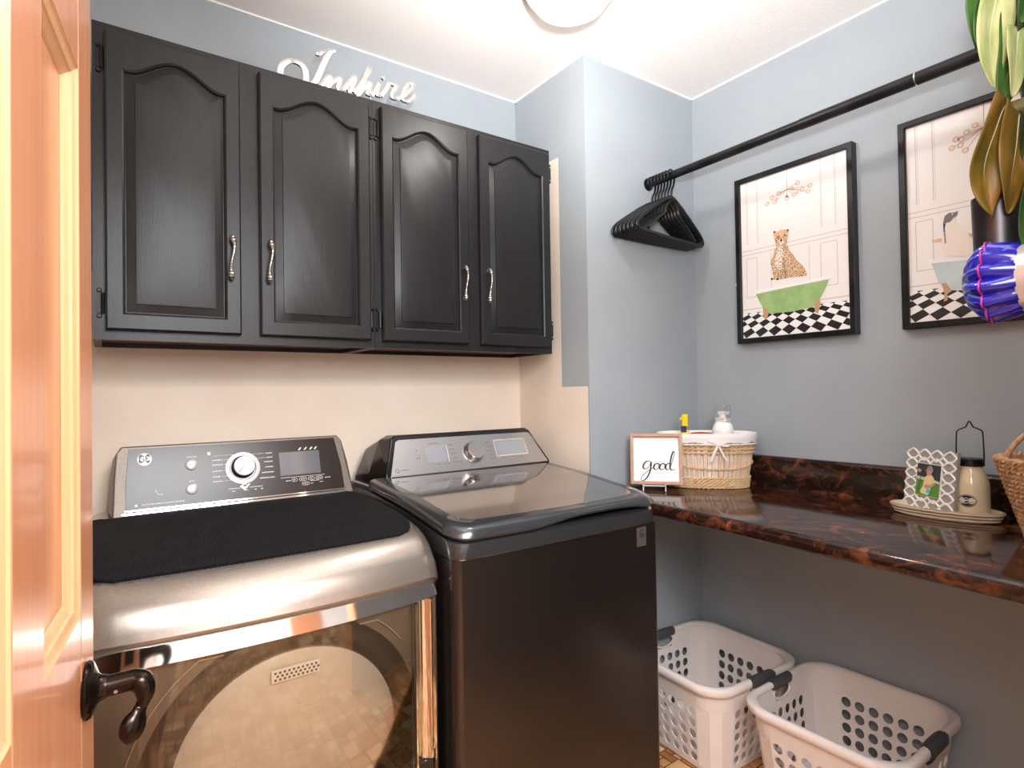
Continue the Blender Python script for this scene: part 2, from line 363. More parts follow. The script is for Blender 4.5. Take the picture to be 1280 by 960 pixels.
b = MB()
for t in rest: tilebox(b, t, random.choice((0,0,1,1,2,3,4)))
b.build('floor_stones', m_tiles, floor, kind='stuff')

# ceiling lamp
t = thing('ceiling_lamp', 'frosted white glass dome lamp on the ceiling at the top edge', 'lamp', (LX,LY,ZC))
b = MB(); b.lathe([(.02,ZC),(.145,ZC),(.15,ZC-.012),(.135,ZC-.028),(.02,ZC-.028)], (LX,LY,0), 40); b.build('lamp_base', m_silver, t, smooth=40)
b = MB(); b.lathe([(.138,ZC-.028),(.136,ZC-.06),(.122,ZC-.09),(.098,ZC-.122),(.058,ZC-.142),(.012,ZC-.150)], (LX,LY,0), 40); b.build('glass_dome', m_lampg, t, smooth=50)
lamp('ceiling_lamp_light', 'POINT', (LX,LY,2.25), 5.0, (1.0,0.97,0.93), 0.035)

# ================================================================ open panelled door at the left
def door():
    F = Vector((-.015,.945,0)); a = math.radians(6.7); W = .668; TH = .035
    u = Vector((math.sin(a),math.cos(a),0)); n = Vector((math.cos(a),-math.sin(a),0)); H0 = F-u*W
    d = link(bpy.data.objects.new('door_1', None)); d.location = H0; d.rotation_euler = (0,0,-a); struct(d)
    # local frame: y along the leaf towards the free edge, x = 0 is the visible face, -x into the leaf
    def lb(fn, name, m, **k):
        b = MB(); b.M = wm(d); fn(b); return b.build(name, m, d, **k)
    cols = [(.102,.295),(.397,.580)]; rows = [(.24,.78),(1.003,1.655),(1.78,1.98)]
    for y0,y1 in ((0,.102),(.295,.397),(.580,W)): lb(lambda b: b.box((-TH,y0,FZ+.012),(0,y1,2.08)), 'stile', m_door, bevel=.002)
    for c0,c1 in cols:
        for z0,z1 in ((FZ+.012,.24),(.78,1.003),(1.655,1.78),(1.98,2.08)): lb(lambda b: b.box((-TH+.0005,c0,z0),(-.0005,c1,z1)), 'rail', m_door)
        for z0,z1 in rows:
            def pan(b):
                L = []
                for ins, x in ((.0,-.020),(.0,-.015),(.021,-.015)):
                    L.append([(x,c0+ins,z0+ins),(x,c1-ins,z0+ins),(x,c1-ins,z1-ins),(x,c0+ins,z1-ins)])
                b.loft(L)
            p = lb(pan, 'panel', m_door)
            def mo(b):
                L = []
                for ins, x in ((0,-.0008),(.003,-.003),(.010,-.0055),(.012,-.008),(.019,-.0125),(.0215,-.0148)):
                    L.append([(x,c0+ins,z0+ins),(x,c1-ins,z0+ins),(x,c1-ins,z1-ins),(x,c0+ins,z1-ins)])
                b.loft(L, cap0=False, cap1=False)
            lb(mo, 'moulding', m_doorl)
    # handle: rosette, neck, drooping lever
    ky, kz = W-.062, .905
    def hd(b):
        b.lathe([(.033,0),(.034,.003),(.032,.007),(.026,.010),(.018,.013),(.015,.016),(.0135,.022)], (0,ky,kz), 32, 'x')
    h = lb(hd, 'door_handle', m_bronze, smooth=40)
    b = MB(); b.M = wm(d)
    b.tube(cr([(.018,ky,kz),(.038,ky,kz+.001),(.053,ky-.001,kz+.001),(.061,ky-.005,kz-.008),(.061,ky-.006,kz-.022),(.0555,ky-.008,kz-.034)],5),
        [.0125]*11+[.0135,.0140,.0138,.0132,.0126,.012,.0115,.011,.010,.009,.008,.0075,.007,.007,.007][:15], 16)
    b.build('lever_neck', m_bronze, h, smooth=60)
    b = MB(); b.M = wm(d)
    P = cr([(.058,ky-.008,kz-.030),(.055,ky-.010,kz-.036),(.050,ky-.013,kz-.048),(.046,ky-.017,kz-.060),(.043,ky-.020,kz-.068)],4)
    rr = [.007,.0085,.0085,.0085,.0095,.0115,.0135,.0145,.0152,.0155,.0150,.0142,.013,.011,.008,.005,.001]
    b.tube(P, rr[:len(P)], 16, flat=.75); b.build('lever_paddle', m_bronze, h, smooth=60)
    b = MB(); b.M = wm(d); b.lathe([(.0022,0),(.0022,.0015),(.001,.002)], (.032,ky-.0128,kz-.004), 10, 'y'); b.build('set_screw', m_satin, h)
    b = MB(); b.M = wm(d); b.box((-.028,W,kz-.03),(-.008,W+.0015,kz+.03)); b.build('latch_plate', m_bronze, d)
door()

# ================================================================ wall cabinets
ZB, ZT, YC = 1.398, 2.142, 1.645
def cabinet(x0, x1, label, doors):
    t = thing('wall_cabinet', label, 'cabinet', ((x0+x1)/2, YB, ZB), 0, 'black wall cabinets')
    b = MB(); yb = YB-.001
    b.box((x0,YC+.018,ZB),(x0+.016,yb,ZT)); b.box((x1-.016,YC+.018,ZB),(x1,yb,ZT)); b.box((x0,YC+.018,ZT-.016),(x1,yb,ZT)); b.box((x0+.016,yb-.01,ZB),(x1-.016,yb,ZT))
    b.build('carcass', m_cab, t)
    b = MB(); b.box((x0+.016,YC+.018,ZB+.012),(x1-.016,yb-.01,ZB+.026)); b.build('bottom_panel', m_cabin, t)
    # face frame
    xs = [x0]+[q for dd in doors for q in dd[:2]]+[x1]
    b = MB(); b.box((x0,YC,ZB),(x1,YC+.018,1.435)); b.box((x0,YC,2.105),(x1,YC+.018,ZT))
    for a, c in ((x0,doors[0][0]+.012),(doors[0][1]-.012,doors[1][0]+.012),(doors[1][1]-.012,x1)): b.box((a,YC,1.435),(c,YC+.018,2.105))
    b.build('face_frame', m_cab, t)
    for (a, c, side) in doors:
        yd = YC-.020; z0, z1 = 1.420, 2.122
        N = 28; st = .037; oz0 = z0+.040; osh = z1-.090; rise = .044
        def outline(ins, y):
            L = []; xa, xb = a+st+ins, c-st-ins; cx = (xa+xb)/2; hw = (xb-xa)/2; zb = oz0+ins
            for k in range(5): L.append((xa+(xb-xa)*k/5, y, zb))
            zs = osh-ins
            for k in range(5): L.append((xb, y, zb+(zs-zb)*k/5))
            for k in range(N+1):
                s = 1-2*k/N; q = abs(s); f = 0 if q > .86 else .5*(1+math.cos(PI*q/.86)); f = f**.8
                L.append((cx+hw*s, y, zs+rise*f))
            for k in range(1,5): L.append((xa, y, zs+(zb-zs)*k/5))
            return L
        base = outline(0, yd); outer = []
        for i, p in enumerate(base):
            x, _, z = p
            if i < 5: q = (a if i==0 else x, z0) if i else (a, z0)
            elif i < 10: q = (c, z0 if i==5 else z)
            elif i < 10+N+1:
                q = (c if i==10 else (a if i==10+N else x), z1)
            else: q = (a, z)
            outer.append((q[0], yd, q[1]))
        e = .004
        def sh(L, y, ins): return [(min(max(x,a+ins),c-ins), y, min(max(z,z0+ins),z1-ins)) for x,_,z in L]
        b = MB(); b.loft([sh(outer,YC-.0005,0), sh(outer,yd+e,0), sh(outer,yd,e), outline(-.004,yd), outline(0,yd+.003), outline(.002,yd+.010), outline(.004,yd+.010)], cap0=True, cap1=True)
        dr = b.build('door', m_cab, t, smooth=30)
        b = MB(); b.loft([outline(.003,yd+.011), outline(.004,yd+.0095), outline(.022,yd+.0045), outline(.0225,yd+.001), outline(.026,yd+.0003)]); b.build('raised_panel', m_cab, dr, smooth=25)
        hx = c-.024 if side > 0 else a+.022
        # twisted leaf pull
        b = MB(); zc = 1.615; H = .058; P = []; R = []; M_ = 64
        for k in range(M_+1):
            s = -1+2*k/M_; q = abs(s)
            y = yd-.004-.020*math.sqrt(max(0,1-q**2.4)); x = hx+.004*math.sin(s*PI*1.0)
            r = .0042+.0052*math.exp(-((q-.76)/.17)**2)+.0011*math.sin(s*60)*(1 if q>.5 else .6)
            if q > .96: r *= .5
            P.append((x, y, zc+H*s)); R.append(r)
        b.tube(P, R, 8, twist=.25, flat=.8)
        for s in (-1,1): b.lathe([(.0045,yd),(.0035,yd-.008)], (hx+.001*s,0,zc+s*.050), 8, 'y')
        b.build('handle', m_satin, dr, smooth=45)
        hxx = a-.012 if side > 0 else c+.012
        for hz in (2.056,1.482):
            b = MB(); b.box((hxx-.005,YC-.003,hz-.022),(hxx+.005,YC,hz+.022)); b.tube([(hxx+(.007 if side>0 else -.007),YC-.006,hz-.024),(hxx+(.007 if side>0 else -.007),YC-.006,hz+.024)],.0042,8)
            b.lathe([(.0058,YC),(.004,YC-.005)],(hxx,0,hz+.03),8,'y'); b.lathe([(.0058,YC),(.004,YC-.005)],(hxx,0,hz-.03),8,'y')
            b.build('hinge', m_blackm, t, smooth=40)
    return t
cabinet(-.024, .6555, 'left black wall cabinet with two arched doors, beside the orange door', [(.000,.289,1),(.335,.640,-1)])
cabinet(.6565, 1.332, 'right black wall cabinet with two arched doors, next to the grey corner', [(.677,.976,1),(1.022,1.320,-1)])

# ================================================================ Inspire word sign
t = thing('word_sign', 'silver script word sign reading Inspire on top of the wall cabinets', 'sign', (.6,1.70,ZT))
b = MB()
for key, closed in (('I1',0),('I2',0),('I3',0),('n',0),('s',0),('p',0),('i',0),('dot',0),('r',0),('e',0)):
    P = [(x,1.70,z) for x,z in cr(TR[key],5)] if len(TR[key])>2 else [(x,1.70,z) for x,z in TR[key]]
    wd = .0085 if key in ('I1','I3') else .0068
    L = []
    for i, p in enumerate(P):
        q0, q1 = P[max(i-1,0)], P[min(i+1,len(P)-1)]; d = Vector((q1[0]-q0[0],0,q1[2]-q0[2])).normalized(); nn = Vector((-d.z,0,d.x))
        w_ = wd*(.75+.25*abs(d.z)); p = Vector((p[0],1.70+(.0004 if key in 'nspi' else 0),p[2]))
        L.append([p-nn*w_+Vector((0,-.004,0)), p-nn*w_*.0+Vector((0,-.006,0)), p+nn*w_+Vector((0,-.004,0)), p+nn*w_+Vector((0,.004,0)), p-nn*w_+Vector((0,.004,0))])
    b.loft(L)
b.build('lettering', m_satin, t, smooth=30)
b = MB(); b.tube([(.43,1.706,ZT+.002),(.5,1.706,ZT+.002),(.60,1.706,ZT+.004),(.70,1.708,ZT+.004)],.004,6)
for x, z in ((.50,2.17),(.588,2.178),(.676,2.185)): b.tube([(x,1.708,ZT+.004),(x,1.706,z)],.0025,6)
b.build('stand_wire', m_satin, t)

# ================================================================ dryer
DX0, DX1 = -.040, .632
def dtop(y):    # height of the dryer top at depth y
    K = [(1.200,.842),(1.212,.880),(1.235,.912),(1.265,.931),(1.30,.943),(1.36,.953),(1.45,.959),(1.6,.963),(1.9,.965)]
    if y <= K[0][0]: return K[0][1]
    for (a,za),(c,zc) in zip(K,K[1:]):
        if y <= c: return za+(zc-za)*(y-a)/(c-a)
    return K[-1][1]
DCX = (DX0+DX1)/2; DHW = (DX1-DX0)/2
def bow(x): return -.030*(1-((x-DCX)/DHW)**2)
def dryer():
    t = thing('dryer', 'taupe metallic front loading dryer with brown control panel, left of the washer', 'dryer', (DCX,1.55,0))
    # body: waterfall top shell
    ys = [1.86,1.7,1.6,1.45,1.36,1.30,1.265,1.24,1.225,1.212,1.204,1.200,1.200]
    b = MB(); rows = []; NX = 28
    for k in range(NX+1):
        s = k/NX; 
        x = DX0+(DX1-DX0)*(.5-.5*math.cos(PI*s)); ed = min(x-DX0, DX1-x)/.035; dr = .028*(1-math.sqrt(max(0,1-(1-min(ed,1))**2)))
        row = [(x,1.86,0.09)]
        for i, y in enumerate(ys):
            z = dtop(y) if i < len(ys)-1 else .842
            wgt = max(0,min(1,(1.36-y)/.14)); row.append((x, y+bow(x)*wgt+dr*.6*wgt, z-dr*min(1,(z-.8)/.1)))
        rows.append(row)
    b.loft(rows, closed=True, cap0=True, cap1=True); b.build('top_shell', m_dryer, t, smooth=50)
    b = MB(); b.box((DX0+.002,1.262,.09),(DX1-.002,1.85,.84)); b.build('cabinet_body', m_dryer2, t, bevel=.004)
    # curved slabs on the front: x range, z range, offset from the bow, thickness
    def slab(x0,x1,z0,z1,off,th,n=16,r=0,b=None,tilt=0):
        b = b or MB(); L = []
        for k in range(n+1):
            x = x0+(x1-x0)*k/n; ed = min(x-x0,x1-x); q = 0
            if r and ed < r: q = r-math.sqrt(max(0,r*r-(r-ed)**2))
            y = 1.214+bow(x)+off; L.append([(x,y,z0+q),(x,y+tilt,z1-q),(x,y+th,z1-q),(x,y+th,z0+q)])
        b.loft(L); return b
    slab(DX0+.004,DX1-.004,.09,.832,.012,.04).build('front_shell', m_dryer2, t, smooth=30)
    slab(DX0+.004,DX1-.004,.828,.846,.006,.03).build('gap_shade_strip', m_gap_ink, t)  # black strip stands in for the shade in the gap above the door
    z0, z1 = .16, .830; x0, x1 = DX0+.014, .618
    dr = slab(x0,x1,z0,z1-.002,.006,.006).build('door', m_dback, t, smooth=30)
    slab(x0,x1,.797,.8285,-.016,.022,r=.004,tilt=.010).build('chrome_strip', m_chrome, dr, smooth=30)
    slab(.611,.618,z0,.797,-.012,.018,2).build('chrome_edge', m_chrome, dr)
    slab(x0,.556,z0,.796,-.012,.003).build('door_glass', m_pane, dr, smooth=30)
    # handle: scooped chrome pull
    b = MB(); L = []
    for k in range(17):
        s = k/16; x = .560+.048*s; y = 1.214+bow(x)-.016+.020*math.sin(PI*s)**.8; q = .010*(1-math.sin(PI*min(1,max(0,s*5 if s<.1 else (1-s)*5)/1))) if s<.1 or s>.9 else 0
        L.append([(x,y-.0,.432+q),(x,y,.792-q),(x,y+.004,.792-q),(x,y+.004,.432+q)])
    b.loft(L); b.tube([(.560,1.198+bow(.56),.434+.36*k/20) for k in range(21)],.0035,6); b.tube([(.609,1.198+bow(.609),.434+.36*k/20) for k in range(21)],.0035,6)
    b.build('door_handle', m_chrome, dr, smooth=40)
    b = slab(.558,.610,z0,.430,-.004,.010); b.build('handle_surround', m_dpanel, dr)
    # porthole behind the glass
    cx, cz, R0, R1 = .300, .548, .262, .212; yy = 1.196
    def ring(prof, name, m, n=72):
        b = MB(); L = []
        for r, dy in prof:
            L.append([(cx+r*math.cos(2*PI*k/n), yy+dy+bow(cx+r*math.cos(2*PI*k/n))*.9+.0, cz+r*math.sin(2*PI*k/n)) for k in range(n)])
        b.loft(L, True, False, True); return b.build(name, m, dr, smooth=35)
    ring([(.268,.020),(.262,.012),(.252,.009),(.235,.010),(.224,.014),(.214,.022)], 'ring_trim', m_ring)
    ring([(.2135,.0215),(.205,.019),(.17,.016),(.10,.0145),(.02,.014)], 'drum_window', m_drum)
    b = MB()
    for r0, a0, a1 in ((.288,.2,2.9),(.196,3.5,5.6),(.160,3.3,4.6)):
        b.tube([(cx+r0*math.cos(a0+(a1-a0)*k/30), yy+(.016 if r0>.25 else .0155)+bow(cx+r0*math.cos(a0+(a1-a0)*k/30))*.9, cz+r0*math.sin(a0+(a1-a0)*k/30)) for k in range(31) if x0+.01<cx+r0*math.cos(a0+(a1-a0)*k/30)<.54 and cz+r0*math.sin(a0+(a1-a0)*k/30)<.79], .0012, 6)
    b.build('seal_line', m_wicker2, dr)
    b = MB(); b.M = Matrix.Translation((.300,1.1755,.725))
    b.box((-.045,-.001,-.012),(.045,.001,.012),0)
    for r_ in range(3):
        for k in range(10): b.box((-.040+k*.0085+(r_%2)*.004,-.0018,-.009+r_*.0065),(-.036+k*.0085+(r_%2)*.004,-.0008,-.005+r_*.0065),1)
    b.build('lint_grille', [m_drum, m_ring], dr)
    # console: leaning control panel
    Y0, Z0, Y1, Z1 = 1.715, .966, 1.765, 1.138
    con = MB()
    f = [(.010,Y0,Z0),(.612,Y0,Z0),(.603,Y0+.031,1.06),(.590,Y1-.006,1.122),(.578,Y1,Z1),(.030,Y1,Z1),(.020,Y1-.006,1.122),(.014,Y0+.031,1.06)]
    g = [(.000,1.85,Z0),(.622,1.85,Z0),(.612,1.85,1.05),(.597,1.85,1.10),(.582,1.85,1.118),(.026,1.85,1.118),(.014,1.85,1.10),(.006,1.85,1.05)]
    con.loft([g,f]); c = con.build('control_console', m_dryer2, t, bevel=.004)
    d = Vector((0,Y1-Y0,Z1-Z0)); Lh = d.length; d.normalize(); nrm = Vector((0,-d.z,d.y))
    base = Matrix(((1,0,0,0),(0,d.y,nrm.y,Y0+.0),(0,d.z,nrm.z,Z0+.006),(0,0,0,1)))   # local x, v up the face, n outwards
    def F(): b = MB(); b.M = base; return b
    b = F(); b.loft([[(.038,.006,.0002),(.584,.006,.0002),(.580,.08,.0002),(.566,.165,.0002),(.046,.165,.0002),(.040,.08,.0002)],[(.038,.006,.003),(.584,.006,.003),(.580,.08,.003),(.566,.165,.003),(.046,.165,.003),(.040,.08,.003)]])
    b.build('control_panel', m_dpanel, c)
    b = F(); b.box((.030,-.001,.0005),(.592,.0035,.006)); b.box((.036,.0075,.003),(.586,.0105,.0045)); b.build('chrome_line', m_chrome, c)
    b = F(); b.lathe([(.0165,.003),(.0165,.0045),(.014,.005)], (.079,.136,0), 28, mi=0)
    # monogram strokes
    def st(pts, r=.0009, n=4): b.tube([(x,v,.0054) for x,v in cr(pts,n)], r*1.15, 5, mi=1)
    st([(.0782,.1420),(.0748,.1455),(.0700,.1410),(.0695,.1345),(.0735,.1300),(.0780,.1325),(.0780,.1372),(.0752,.1372)]); st([(.0900,.1428),(.0862,.1456),(.0826,.1425),(.0842,.1384),(.0868,.1380),(.0835,.1370),(.0818,.1330),(.0855,.1298),(.0902,.1325)])
    for k in range(4):
        a = PI/4+k*PI/2; st([(.079+.0125*math.cos(a-.35),.1375+.0105*math.sin(a-.35)),(.079+.0135*math.cos(a),.1375+.0125*math.sin(a)),(.079+.0122*math.cos(a+.35),.1375+.0105*math.sin(a+.35))])
    b.build('round_emblem', [m_embl, m_gap_ink], c, smooth=40)
    for (x,v) in ((.184,.114),(.183,.050)):
        b = F(); b.lathe([(.0145,.003),(.0145,.006),(.012,.0075),(.002,.0078)], (x,v,0), 24, mi=0); b.box((x-.005,v-.0015,.0076),(x-.002,v+.0015,.0082),1); b.box((x+.002,v-.001,.0076),(x+.004,v+.001,.0082),1)
        b.build('push_button', [m_embl, m_gap_ink], c, smooth=40)
    b = F(); b.lathe([(.044,.003),(.044,.006),(.040,.0065),(.034,.0068),(.032,.004)], (.308,.094,0), 48); b.build('dial_ring', m_embl, c, smooth=40)
    b = F(); b.lathe([(.030,.003),(.030,.012),(.0275,.014),(.0265,.024)], (.308,.096,0), 40, mi=0); b.lathe([(.0268,.0235),(.0268,.029),(.0255,.0305),(.002,.0305)], (.308,.096,0), 40, mi=1)
    b.prism([(.308,.0955,.0306),(.308+.001,.0945,.0306),(.292,.0775,.0306),(.2905,.079,.0306)], (0,0,.0006), mi=0)
    b.build('dial', [m_black, m_embl], c, smooth=35)
    b = F(); b.lathe([(.0062,.003),(.0062,.008),(.0045,.008)], (.308,.054,0), 20, mi=0); b.prism([(.298,.045,.003),(.304,.047,.003),(.311,.040,.003),(.318,.048,.003),(.323,.049,.003),(.309,.033,.003)], (0,0,.0015), mi=0); b.build('dial_marker', m_satin, c, smooth=40)
    b = F(); b.box((.404,.062,.003),(.518,.130,.0042)); b.build('display', m_lcd, c, bevel=.001)
    b = F()
    def dash(x0,x1,v,h=.0026): 
        x = x0
        while x < x1-.001:
            w_ = min(random.uniform(.003,.007),x1-x); b.box((x,v-h/2,.003),(x+w_,v+h/2,.0036)); x += w_+.0012
    for x0_,x1_,v in ((.233,.256,.121),(.233,.259,.108),(.232,.256,.091),(.233,.252,.076),(.233,.258,.063),(.370,.386,.131),(.372,.386,.119),(.364,.386,.107),(.366,.387,.092),(.356,.388,.077),(.350,.389,.062)): dash(x0_,x1_,v)
    for x0_,x1_,v in ((.236,.291,.133),(.236,.284,.121),(.262,.280,.108),(.258,.268,.0905),(.254,.270,.076),(.260,.280,.063),(.330,.368,.131),(.340,.370,.119)): b.box((x0_,v-.0004,.003),(x1_,v+.0004,.0034))
    b.box((.222,.136,.003),(.230,.145,.0038))
    dash(.174,.196,.1345,.002); dash(.177,.190,.0705,.002); dash(.270,.300,.040,.002); dash(.322,.355,.040,.002)
    for x in (.278,.310,.334,.350): dash(x,x+.008,.033,.002)
    dash(.057,.064,.021,.006); dash(.072,.166,.0215,.0024); dash(.405,.530,.0565,.0014)
    for x in (.458,.474,.490,.503): b.prism([(x,.1335,.003),(x+.005,.1335,.003),(x+.011,.141,.003),(x+.006,.141,.003)],(0,0,.0006))
    dash(.418,.432,.047,.002); dash(.528,.545,.047,.002); dash(.486,.510,.041,.0016); dash(.512,.522,.036,.0016); dash(.486,.494,.034,.0016)
    dash(.409,.437,.110,.001); dash(.455,.470,.073,.002); dash(.480,.494,.073,.002); dash(.503,.514,.073,.002)
    for (x0_,x1_,v) in ((.434,.450,.048),(.455,.476,.048),(.480,.498,.048),(.502,.522,.048),(.462,.482,.035)):
        L = rrect(x0_,x1_,v-.0045,v+.0045,.0044,.0034,3); b.tube(L+[L[0]], .0007, 4)
        dash(x0_+.004,x1_-.004,v,.002)
    b.prism([(.100,.0555,.003),(.104,.049,.003),(.108,.0435,.003),(.118,.0425,.003),(.117,.0440,.003),(.109,.0450,.003),(.105,.0500,.003),(.1012,.056,.003)],(0,0,.0005))
    b.build('printed_markings', m_mark, c, kind='stuff')
    # feet
    for x in (DX0+.05,DX1-.05):
        for y in (1.30,1.80): b = MB(); b.lathe([(.02,FZ),(.02,FZ+.012),(.012,FZ+.027)],(x,y,0),12); b.build('foot', m_black, t)
dryer()

# black ribbed mat on the dryer, following its top
def dryer_mat():
    x0, x1, y0, y1 = -.036, .600, 1.262, 1.700; b = MB(); NX, NY = 60, 40; r = .045; L = []
    for j in range(NY+1):
        y = y0+(y1-y0)*j/NY; row = []
        e = 0
        if y-y0 < r: e = r-math.sqrt(max(0,r*r-(r-(y-y0))**2))
        if y1-y < r*.5: e = max(e, r*.5-math.sqrt(max(0,(r*.5)**2-(r*.5-(y1-y))**2)))
        for i in range(NX+1):
            x = x0+e+(x1-x0-2*e)*i/NX
            wgt = max(0,min(1,(1.36-y)/.14)); yy = y+bow(x)*wgt*.8
            rim = min(x-x0-e, x1-e-x, y-y0+.0) 
            rib = 0
            row.append((x, yy, dtop(y)+.0085+(rib if rim > .008 else .0015)+ (.001*math.sin(x*9)*math.sin(y*7))))
        L.append(row)
    b.loft(L, closed=False, cap0=False, cap1=False)
    o = b.build('dryer_mat', m_mat, None, smooth=None)
    for p in o.data.polygons: p.use_smooth = True
    md = o.modifiers.new('solid','SOLIDIFY'); md.thickness = .0075; md.offset = -1
    tag(o, 'black ribbed rubber mat lying on top of the dryer', 'mat')
dryer_mat()

# ================================================================ washer
WX0, WX1, WYF = .642, 1.325, 1.155
def washer():
    t = thing('washer', 'dark steel top loading washer with silver control panel and glass lid', 'washer', ((WX0+WX1)/2,1.5,0))
    b = MB(); L = [rrect(WX0,WX1,WYF,1.85,.02,z,6,(.022,.022,.006,.006)) for z in (.09,.877)]; b.loft(L); b.build('cabinet_body', m_wbody, t, smooth=40)
    def zt(y): 
        K = [(1.10,.937),(1.165,.944),(1.20,.951),(1.27,.961),(1.46,.984),(1.67,1.000),(1.86,1.000)]
        for (a,za),(c,zc) in zip(K,K[1:]):
            if y <= c: return za+(zc-za)*(y-a)/(c-a)
        return K[-1][1]
    N = 40
    def outl(ins, zf, rr=.05, yb=1.668, bulge=.010):
        x0, x1, y0 = WX0+ins, WX1-ins, WYF+ins; left = []; right = []
        for k in range(N+1):
            y = None
            if k <= 14:     # front corner arc; from front centre to the side
                a = .5*PI*k/14; q = rr
                lx, ly = x0+q-q*math.sin(a), y0+q-q*math.cos(a)
            else: lx, ly = x0, y0+rr+(yb-y0-rr)*(k-14)/(N-14)
            left.append((lx,ly)); right.append((x0+x1-lx,ly))
        front = []
        for k in range(1,16):
            s = k/16; front.append((left[0][0]+(right[0][0]-left[0][0])*s, y0))
        pl = left[::-1]+front+right
        out = []
        for x, y in pl:
            fb = max(0,1-(y-y0)/.06)*bulge*(1-((x-(x0+x1)/2)/((x1-x0)/2))**2)
            out.append((x, y-fb, zf(x,y)))
        return out
    # deck under the lid
    dz = lambda x,y: zt(y)-.030
    b = MB(); b.loft([outl(.001,lambda x,y:.879,.03,1.70),outl(.0,lambda x,y:.883,.03,1.70),outl(.001,dz,.045,1.70),outl(.010,lambda x,y:dz(x,y)+.002,.045,1.70)]); b.build('top_deck', m_wdeck, t, smooth=40)
    b = MB(); b.loft([outl(.004,lambda x,y:.8765,.03,1.70),outl(.004,lambda x,y:.8795,.03,1.70)]); b.build('seam_strip', m_chrome, t)
    b = MB(); b.loft([outl(.010,lambda x,y:dz(x,y)+.0,.045),outl(.010,lambda x,y:dz(x,y)+.006,.045)]); b.build('gap_shade_strip', m_gap_ink, t)  # shade of the open gap under the lid, put in as a black layer
    # lid frame, with the handle arch at the right half of its front edge
    def arch(x,y):
        if y > WYF+.06: return 0
        s = (x-1.09)/.17; return .016*math.exp(-(s*s)**2) 
    lo = lambda x,y: zt(y)-.024+arch(x,y)
    hi = lambda x,y: zt(y)+.004+arch(x,y)*.3
    b = MB(); b.loft([outl(.012,lo,.05),outl(.002,lo,.052),outl(-.003,lambda x,y:lo(x,y)+.007,.055),outl(.001,lambda x,y:hi(x,y)-.004,.055),outl(.008,lambda x,y:hi(x,y)+.001,.055),outl(.020,lambda x,y:zt(y)+.007,.055),outl(.040,lambda x,y:zt(y)+.0075,.055,1.66),outl(.042,lambda x,y:zt(y)+.005,.055,1.66)], cap1=False)
    lid = b.build('lid', m_wdeck, t, smooth=50)
    # glass: quad strips between left and right sides
    o = outl(.041,lambda x,y:zt(y)+.0072,.055,1.66); n = len(o); b = MB(); vs=[]; fs=[]
    for i in range(n//2):
        for k in range(9):
            s=k/8; p=Vector(o[i])*(1-s)+Vector(o[n-1-i])*s; vs.append(p)
    for i in range(n//2-1):
        for k in range(8): fs.append((i*9+k,i*9+k+1,(i+1)*9+k+1,(i+1)*9+k))
    b.add(vs,fs); b.build('lid_glass', m_wglass, lid, smooth=60)
    # console
    f = [(.690,1.655,.985),(1.322,1.655,.985),(1.322,1.658,1.012),(1.272,1.713,1.121),(1.255,1.717,1.130),(.750,1.717,1.130),(.733,1.713,1.121),(.697,1.662,1.02)]
    g = [(.655,1.85,.95),(1.322,1.85,.95),(1.322,1.85,1.00),(1.285,1.85,1.08),(1.262,1.85,1.10),(.735,1.85,1.10),(.700,1.85,1.08),(.665,1.85,1.00)]
    h = [(.672,1.76,.96),(1.324,1.76,.96),(1.324,1.76,1.01),(1.280,1.76,1.115),(1.262,1.76,1.128),(.738,1.76,1.128),(.712,1.76,1.115),(.676,1.76,1.01)]
    b = MB(); b.loft([g,h,f]); c = b.build('control_console', m_wside, t, bevel=.004)
    b = MB(); b.box((WX0+.004,1.672,.885),(WX1-.004,1.85,.985)); b.build('rear_deck', m_wdeck, t, bevel=.01)
    Y0, Z0, Y1, Z1 = 1.655, 1.005, 1.715, 1.118
    d = Vector((0,Y1-Y0,Z1-Z0)).normalized(); nrm = Vector((0,-d.z,d.y))
    base = Matrix(((1,0,0,0),(0,d.y,nrm.y,Y0),(0,d.z,nrm.z,Z0),(0,0,0,1)))
    def F(): b = MB(); b.M = base; return b
    pl = [(.706,.001),(1.313,.004),(1.267,.120),(1.250,.125),(.755,.124),(.744,.117)]
    b = F(); b.loft([[(x,v,-.004) for x,v in pl],[(x,v,.003) for x,v in pl]]); b.build('control_panel', m_wsilver, c, bevel=.0015)
    b = F(); b.lathe([(.038,.003),(.0375,.006),(.033,.012),(.031,.022),(.0295,.0235)], (1.014,.062,0), 44, mi=0); b.lathe([(.028,.0232),(.0265,.0245),(.002,.0240)], (1.014,.062,0), 44, mi=1)
    b.box((1.012,.064,.0242),(1.016,.088,.0250),1); b.build('dial', [m_chrome, m_wsilver], c, smooth=35)
    b = F(); b.box((.836,.036,.003),(.909,.095,.0036)); b.build('display', m_lcdp, c)
    b = F(); b.box((1.110,.042,.003),(1.228,.096,.0035)); b.build('touch_area', m_lcdp, c)
    b = F(); b.prism([(.9175,.096,.003),(.9195,.096,.003),(.9165,.036,.003),(.9145,.036,.003)],(0,0,.0006)); b.prism([(1.1035,.100,.003),(1.1055,.100,.003),(1.1045,.037,.003),(1.1025,.037,.003)],(0,0,.0006))
    for q in (((1.106,.0985),(1.236,.0995)),((1.234,.0995),(1.236,.041)),((1.108,.0395),(1.236,.041))): b.box((q[0][0],q[0][1]-.0005,.003),(q[1][0],q[1][1]+.0005,.0036))
    b.build('panel_lines', m_mark, c, kind='stuff')
    b = F()
    def dash(x0,x1,v,h=.0022):
        x = x0
        while x < x1-.001:
            w_ = min(random.uniform(.003,.006),x1-x); b.box((x,v-h/2,.003),(x+w_,v+h/2,.0036)); x += w_+.001
